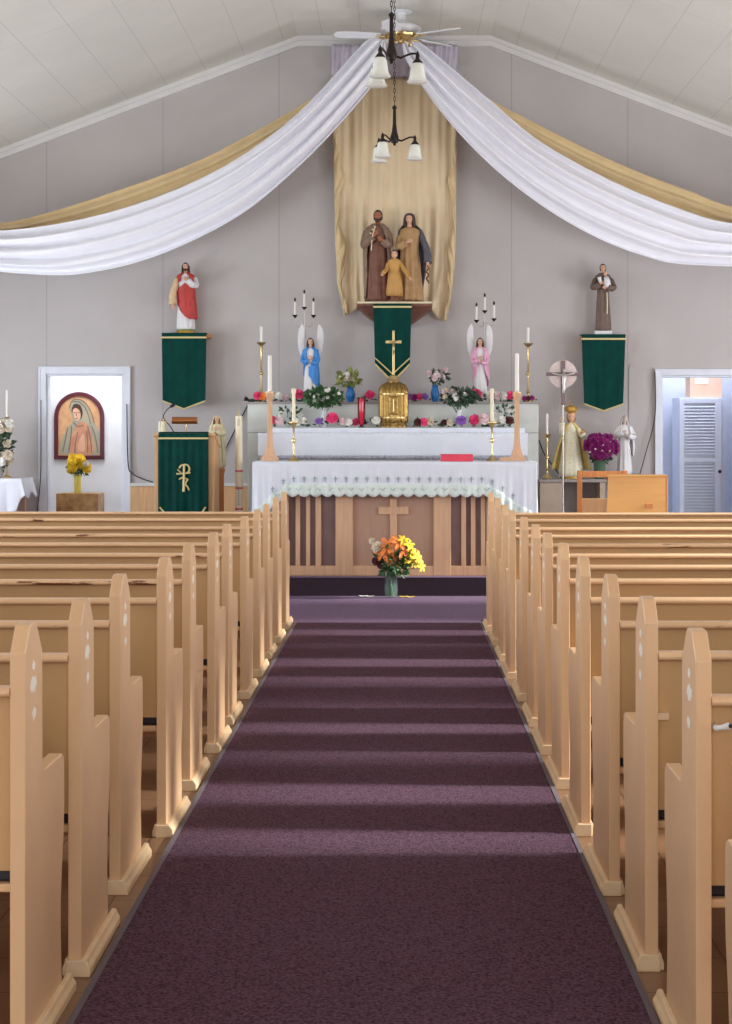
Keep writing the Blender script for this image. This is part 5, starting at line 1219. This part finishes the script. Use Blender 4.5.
for pts in ([(73, 401), (80, 402), (86, 408), (89, 416), (91, 424)], [(70, 408), (72, 401), (78, 399), (85, 402), (91, 411), (95, 423)], [(68, 428), (66, 438), (63, 452)], [(92, 426), (96, 438), (98, 453)], [(72, 426), (71, 438), (69, 452)], [(88, 426), (91, 440), (92, 453)], [(74, 422), (78, 426), (84, 425)], [(78, 432), (76, 442), (75, 453)], [(87, 430), (88, 442), (88, 453)]):
    fl.tube([(X(a_, d), d-.0215, Z(b_, d)) for a_, b_ in catmull(pts, 12)], .005, 5)
fl.build('painted_folds', M['paint_line'], pc_)
fc_ = MB()
for pts in ([(74.4, 412.6), (75.6, 413), (76.6, 412.4)], [(78, 412.4), (79.2, 412.8), (80.2, 412)], [(76.8, 413.5), (76.6, 415.6), (77.2, 415.9)], [(76, 418), (77, 418.4), (78.2, 418)]):
    fc_.tube([(X(a_, d), d-.0215, Z(b_, d)) for a_, b_ in pts], .003, 5)
fc_.build('painted_features', M['hairb'], pc_)
# yellow flowers on the block
d2 = 18.72; rng = random.Random(21)
bl = [(*at(68+rng.uniform(1, 19), 458+rng.uniform(0, 12), d2-.05+rng.uniform(-.05, .05)), .055, 'fyellow', 'rose') for _ in range(18)]+[(*at(86, 464, d2-.08), .035, 'fcream', 'rose')]
bunch('flower_vase', 'yellow vase of yellow flowers standing on the burl block', 'vase of flowers', (X(77.5, d2), d2, pzt+.001), [(.036, 0), (.038, .01), (.040, .1), (.040, Z(474, d2)-pzt-.01), (.036, Z(474, d2)-pzt)], M['yellowv'], bl, at(79, 469, d2), (.09, .06, .07), 90, .06, M['leaf'], 22)

# ------------------------------------------------------------------ far left: white-clothed table with flowers and candle
d = 17.3; tz = Z(479, d); x1 = X(19, d); x0 = X(-70, d)
t = thing('side_table', 'small side table under a white cloth at the left edge, beside the doorway', 'table', ((x0+x1)/2, d+.25, ZP))
MB().box(x0, x1, d, d+.5, tz-.035, tz-.005).build('tabletop', M['wood'], t)
for sx in (x0+.03, x1-.07):
    for sy in (d+.03, d+.43): MB().box(sx, sx+.04, sy, sy+.04, ZP, tz-.0355).build('leg', M['wood'], t)
def tc_(u, v):
    px = lerp(-74, 21.5, u); pyb = interp([(-74, 515), (5, 515), (14, 512), (17, 500), (20, 496), (27, 496)], px)
    return (X(px, d)+.05*v*(u > .8)*(u-.8)*5, d-.02-.03*v*abs(sin(u*26)), lerp(tz, Z(pyb, d), v))
m = MB().grid(tc_, 90, 10); m.grid(lambda u, v: (X(lerp(-74, 21.5, u), d), lerp(d-.02, d+.52, v), tz), 8, 3)
m.grid(lambda u, v: (X(21.5, d)+.05*v, lerp(d-.02, d+.52, u), lerp(tz, tz-.17-.03*sin(u*9), v)), 12, 5)
tag(m.build('tablecloth', M['cloth'], origin=((x0+x1)/2, d+.25, tz), smooth='all', solid=.003), 'white cloth hanging in points over the side table at the left edge', 'tablecloth')
dd = 17.5; rng = random.Random(31)
bl = [(*at(rng.uniform(-16, 10), rng.uniform(420, 462), dd-.08+rng.uniform(-.05, .05)), .05, rng.choice(['fwhite', 'fcream', 'fcream', 'fwhite']), 'rose') for _ in range(22)]
bunch('flower_vase', 'tall arrangement of white and cream roses on the side table at the left edge', 'vase of flowers', (X(-2, dd), dd, tz+.003), vase_prof(.17, .06), M['greyshelf'], bl, at(-3, 447, dd), (.14, .08, .26), 240, .08, M['leafd'], 32)
dd = 17.68; t = thing('candlestick', 'slim white candle rising behind the white roses at the left edge', 'candlestick', (X(7, dd), dd, tz+.003))
hc = Z(417, dd)-tz; ht_ = Z(391, dd)-tz
MB().lathe([(.05, 0), (.05, .01), (.015, .03), (.01, .1), (.01, hc-.02), (.03, hc-.005), (.015, hc)], X(7, dd), dd, tz+.003, 16).build('stick', M['gold'], t, smooth=True)
MB().lathe([(.013, hc), (.013, ht_), (.004, ht_+.01)], X(7, dd), dd, tz+.003, 14).build('candle', M['wax'], t, smooth=True)

# ------------------------------------------------------------------ right of the altar
d = 17.45; cz_ = Z(479.5, d); c0, c1 = X(539.5, d), X(607, d)
t = thing('low_cabinet', 'low beige cabinet with a grey top against the wall, right of the high altar', 'cabinet', ((c0+c1)/2, d+.25, ZP))
MB().box(c0+.005, X(563, d), d+.01, d+.5, ZP, cz_-.03).build('body', M['table'], t, bevel=.003)
MB().box(X(600, d), c1-.02, d+.01, d+.5, ZP, cz_-.03).build('side_panel', M['table'], t, bevel=.003)
MB().box(X(563, d)+.001, X(600, d)-.001, d+.4, d+.42, ZP, cz_-.03).build('back_panel', M['greyshelf'], t)
MB().box(c0-.005, c1, d-.01, d+.52, cz_-.029, cz_).build('top', M['greyshelf'], t, bevel=.004)
z_ = cz_+.002
thin_stick('short brass candlestick with a white candle on the low cabinet by the high altar', 547, 17.6, z_, 434, 413.5, 0)
# crowned cream statue
dd = 17.75; H_ = Z(405, dd)-z_
f = Fig('statue', 'crowned plaster child figure in a cream brocade gown and gold cape, on the low cabinet', (X(571, dd), dd, z_), H_*.98)
f.plinth(M['goldm'], .13, .1, .03)
f.robe(M['creamgold'], folds=6, amp=.05, rings=[(.03, .16, .12, 0, 0), (.1, .165, .12, 0, 0), (.3, .14, .11, 0, 0), (.5, .115, .095, 0, 0), (.62, .10, .08, 0, 0), (.7, .09, .07, 0, 0), (.75, .07, .055, 0, 0), (.775, .045, .04, 0, 0)])
f.mantle(M['capegold'], [(.775, .05, .045, 0, 0, 40), (.72, .10, .075, 0, 0, 70), (.55, .15, .10, 0, 0, 120), (.3, .22, .13, 0, 0, 150), (.13, .27, .14, 0, 0, 160)], name='cape')
f.head(M['skin'], M['goldm'], z=.85, r=.068, long=False)
f.arm(M['creamgold'], M['skin'], [(-.08, 0, .7), (-.13, -.05, .62), (-.14, -.12, .7), (-.14, -.14, .77)], r0=.035, r1=.045, hand=(0, -.1, 1))
f.arm(M['creamgold'], M['skin'], [(.08, 0, .7), (.14, -.05, .6), (.15, -.12, .6), (.14, -.15, .62)], r0=.035, r1=.045, hand=(0, -.6, .4))
cr = MB(); ctr = f.T((0, -.005, .925))
cr.lathe([(.05*1.0, 0), (.058, .012), (.062, .03), (.055, .05), (.03, .062), (.01, .068), (.006, .09), (.012, .1), (.004, .11)], ctr.x, ctr.y, ctr.z, 24, ribs=6, amp=.08)
cr.build('crown', M['goldm'], f.t, smooth=True)
ob = f.T((.15, -.17, .66)); MB().ell(ob, .022, .022, .022, 12, 10).build('orb', M['goldm'], f.t, smooth='all')
# processional crucifix standing in front of the cabinet
dd = 17.2; x = X(563, dd)
t = thing('processional_cross', 'tall processional crucifix with a pale disc, on a thin pole right of the high altar', 'cross', (x, dd, ZP))
zc = Z(374.2, dd); u = dd/F
MB().lathe([(.15, 0), (.15, .015), (.05, .04), (.02, .07), (.014, .12), (.012, .5), (.018, .52), (.008, .54), (.0065, zc-.16-ZP)], x, dd, ZP, 20).build('pole', M['silver'], t, smooth=True)
hd = MB(); hd.lathe([(14*u, 0), (14*u, .008), (12.6*u, .012), (12.6*u, .0)], 0, 0, 0, 40); hd = MB()
hd.prism([(x+14*u*cos(a_), zc+14*u*sin(a_)) for a_ in [2*pi*i/40 for i in range(40)]], 'y', dd+.006, dd+.014)
hd.build('disc', M['halo'], t, bevel=.003)
cb = MB(); cb.box(x-17*u, x+17*u, dd-.012, dd+.005, zc-.018, zc+.018); cb.box(x-2.2*u, x+2.2*u, dd-.0125, dd+.0055, zc+.018, zc+13.5*u); cb.box(x-2.2*u, x+2.2*u, dd-.0125, dd+.0055, Z(405, dd), zc-.018)
cbo = cb.build('cross_bar', M['crosswood'], t, bevel=.003)
cf_ = MB(); g = lambda a_, b_, dy=-.03: (x+a_*u, dd+dy, zc+b_*u)
cf_.tube([g(0, 1), g(.8, -4), g(.3, -9), g(.8, -13), g(0, -18), g(0, -21)], [.016, .022, .018, .018, .012, .008], 10)
cf_.tube([g(-12, 1.5), g(-6, -.5), g(0, -1.5), g(6, -.5), g(12, 1.5)], [.007, .010, .014, .010, .007], 8)
cf_.ell(g(.8, 3.2, -.035), .018, .018, .024, 12, 10); cf_.build('corpus', M['silver'], cbo, smooth='all')
# magenta mums and a white statue
dd = 17.66; rng = random.Random(44); bl = []
for k in range(60):
    a_ = rng.uniform(0, 2*pi); rr = rng.uniform(0, 1)**.5; px = 602+16*rr*cos(a_); py = 446+11.5*rr*sin(a_)
    bl.append((*at(px, py, dd-.05-.09*(1-rr*rr)), .046, 'fmag', 'mum'))
for px, py in ((590, 452), (595.5, 449), (603, 445), (610, 451), (602.5, 450.5)): bl.append((*at(px, py, dd-.165), .012, 'fpale', 'daisy'))
bunch('flower_vase', 'dark green vase packed with magenta chrysanthemums, between the crowned and white statues', 'vase of flowers', (X(599.5, dd), dd, z_), [(.05, 0), (.055, .02), (.06, .1), (.062, .16), (.07, .185)], M['greenv'], bl, at(601, 456, dd), (.10, .06, .07), 160, .05, M['leafd'], 45)
ws = MB()
px0, px1 = X(608.5, 17.7), X(641, 17.7); wz = Z(474, 17.7)
t = thing('small_table', 'small grey stand behind the wooden desk carrying the white statue', 'table', ((px0+px1)/2, 17.8, ZP))
MB().box(px0, px1, 17.6, 18.0, wz-.03, wz).build('tabletop', M['greyshelf'], t, bevel=.003)
for sx in (px0+.01, px1-.04):
    for sy in (17.61, 17.96): MB().box(sx, sx+.03, sy, sy+.03, ZP, wz-.0305).build('leg', M['greyshelf'], t)
f = Fig('statue', 'plain white bearded statue with hands at the chest, right of the magenta flowers', (X(624.5, 17.8), 17.8, wz+.002), Z(415.5, 17.8)-wz)
f.plinth(M['whiterobe'], .12, .09, .04); f.robe(M['whiterobe'], folds=8, amp=.08, k=.92)
f.mantle(M['whiterobe'], [(.83, .06, .05, 0, 0, 30), (.8, .13, .08, 0, 0, 60), (.65, .15, .1, 0, 0, 90), (.45, .17, .11, 0, 0, 120), (.3, .15, .11, 0, 0, 140)], name='cloak')
M['offskin'] = mat('pale_plaster_skin', c(206, 190, 182), .6)
f.head(M['offskin'], M['silver'], beard=M['offskin'], r=.054)
f.arm(M['whiterobe'], M['offskin'], [(-.11, 0, .77), (-.16, -.04, .66), (-.12, -.11, .67), (-.05, -.14, .70)], r1=.048, hand=(.8, -.1, .4))
f.arm(M['whiterobe'], M['offskin'], [(.11, 0, .77), (.16, -.04, .65), (.12, -.11, .62), (.05, -.14, .65)], r1=.048, hand=(-.8, -.1, .3))

# wooden chair, back towards the pews
dd = 16.46; x0, x1 = X(577.5, dd), X(627.5, dd); zt_ = Z(470.5, dd)
t = thing('wooden_chair', 'orange-brown wooden chair facing the altar, left of the light desk', 'chair', ((x0+x1)/2, dd+.25, ZP))
for sx in (x0, x1-.045):
    MB().box(sx, sx+.045, dd, dd+.045, ZP, zt_).build('back_post', M['woodbr'], t, bevel=.004)
    MB().box(sx, sx+.045, dd+.44, dd+.485, ZP, ZP+.40).build('front_leg', M['woodbr'], t, bevel=.004)
MB().box(x0+.046, x1-.046, dd+.005, dd+.035, Z(477.5, dd), zt_-.006).build('top_rail', M['woodbr'], t, bevel=.004)
MB().box(x0+.046, x1-.046, dd+.005, dd+.035, Z(524, dd), Z(498.5, dd)).build('lower_back', M['woodlt'], t, bevel=.004)
MB().box(x0+.046, x1-.046, dd+.01, dd+.47, ZP+.401, ZP+.45).build('seat', M['woodbr'], t, bevel=.004)
# open-backed wooden desk tilted, light oak
dd = 15.95; x0, x1 = X(604.5, dd), X(666, dd); zt_ = Z(475.5, dd)
t = thing('reading_desk', 'light orange plywood desk with a sloping top, in front of the wooden chair', 'desk', ((x0+x1)/2, dd+.2, ZP))
M['ply'] = mat('orange_plywood', c(226, 166, 96), .45, var=.06, scale=3, stretch=(.8, 9, 9))
MB().add([(x0, dd, ZP), (x1, dd, ZP), (x1, dd+.02, ZP), (x0, dd+.02, ZP), (x0+.035, dd-.0, zt_-.01), (x1-.004, dd-.0, zt_-.01), (x1-.004, dd+.02, zt_-.01), (x0+.035, dd+.02, zt_-.01)],
    [(0,3,2,1),(4,5,6,7),(0,1,5,4),(1,2,6,5),(2,3,7,6),(3,0,4,7)]).build('front_panel', M['ply'], t)
MB().box(x1-.002, x1+.016, dd, dd+.16, ZP, zt_-.02).build('side_panel', M['woodbr'], t, bevel=.003)
MB().add([(x0+.02, dd-.012, zt_-.009), (x1+.014, dd-.012, zt_-.009), (x1+.014, dd+.18, zt_-.05), (x0+.035, dd+.18, zt_-.05), (x0+.02, dd-.012, zt_+.009), (x1+.014, dd-.012, zt_+.009), (x1+.014, dd+.18, zt_-.032), (x0+.035, dd+.18, zt_-.032)],
    [(0,3,2,1),(4,5,6,7),(0,1,5,4),(1,2,6,5),(2,3,7,6),(3,0,4,7)]).build('sloping_top', M['ply'], t)
MB().box(X(645.5, dd), X(653, dd), dd-.012, dd-.0005, Z(508, dd), Z(503.5, dd)).build('latch_block', M['woodbr'], t, bevel=.002)

# ------------------------------------------------------------------ room behind the right doorway: louvred cupboard and box
dd = 18.75; x0, x1 = X(679.5, dd), X(726, dd); zt_ = Z(397.5, dd)
t = thing('louvred_cupboard', 'white louvred cupboard inside the right doorway', 'cupboard', ((x0+x1)/2, dd+.25, ZP))
MB().box(x0, x1, dd+.04, dd+.5, ZP+.003, zt_).build('body', M['bluewhite'], t)
dx0, dx1 = x0+.002, X(721.5, dd); dz0 = ZP+.05
dr = MB(); dr.box(dx0, dx0+.05, dd, dd+.035, dz0, zt_-.01); dr.box(dx1-.07, dx1, dd, dd+.035, dz0, zt_-.01)
for a_, b_ in ((zt_-.06, zt_-.01), (Z(462, dd), Z(458, dd)), (dz0, dz0+.07)): dr.box(dx0+.05, dx1-.07, dd+.001, dd+.034, a_, b_)
dr = dr.build('door', M['bluewhite'], t, bevel=.002)
zc = dz0+.085; sl = MB()
while zc < zt_-.075:
    if not (Z(463, dd) < zc < Z(457, dd)):
        sl.add([(dx0+.05, dd+.004, zc), (dx1-.07, dd+.004, zc), (dx1-.07, dd+.03, zc+.026), (dx0+.05, dd+.03, zc+.026), (dx0+.05, dd+.004, zc+.006), (dx1-.07, dd+.004, zc+.006), (dx1-.07, dd+.03, zc+.032), (dx0+.05, dd+.03, zc+.032)],
            [(0,3,2,1),(4,5,6,7),(0,1,5,4),(1,2,6,5),(2,3,7,6),(3,0,4,7)])
    zc += .034
sl.build('louvres', M['bluewhite'], dr)
MB().ell((X(719.5, dd), dd-.02, Z(471.5, dd)), .02, .02, .02, 14, 10).build('knob', M['darkbronze'], dr, smooth='all')
dd2 = dd+.1; cbx = thing('cardboard_box', 'peach cardboard box with a white label on top of the louvred cupboard', 'box', (X(706, dd2), dd2+.15, zt_+.001))
MB().box(X(690, dd2), X(722, dd2), dd2, dd2+.3, zt_+.001, zt_+.27).build('carton', M['carton'], cbx, bevel=.003)
MB().box(X(695, dd2), X(708, dd2), dd2-.003, dd2-.0005, Z(384, dd2), Z(376.5, dd2)).build('label', M['page'], cbx)
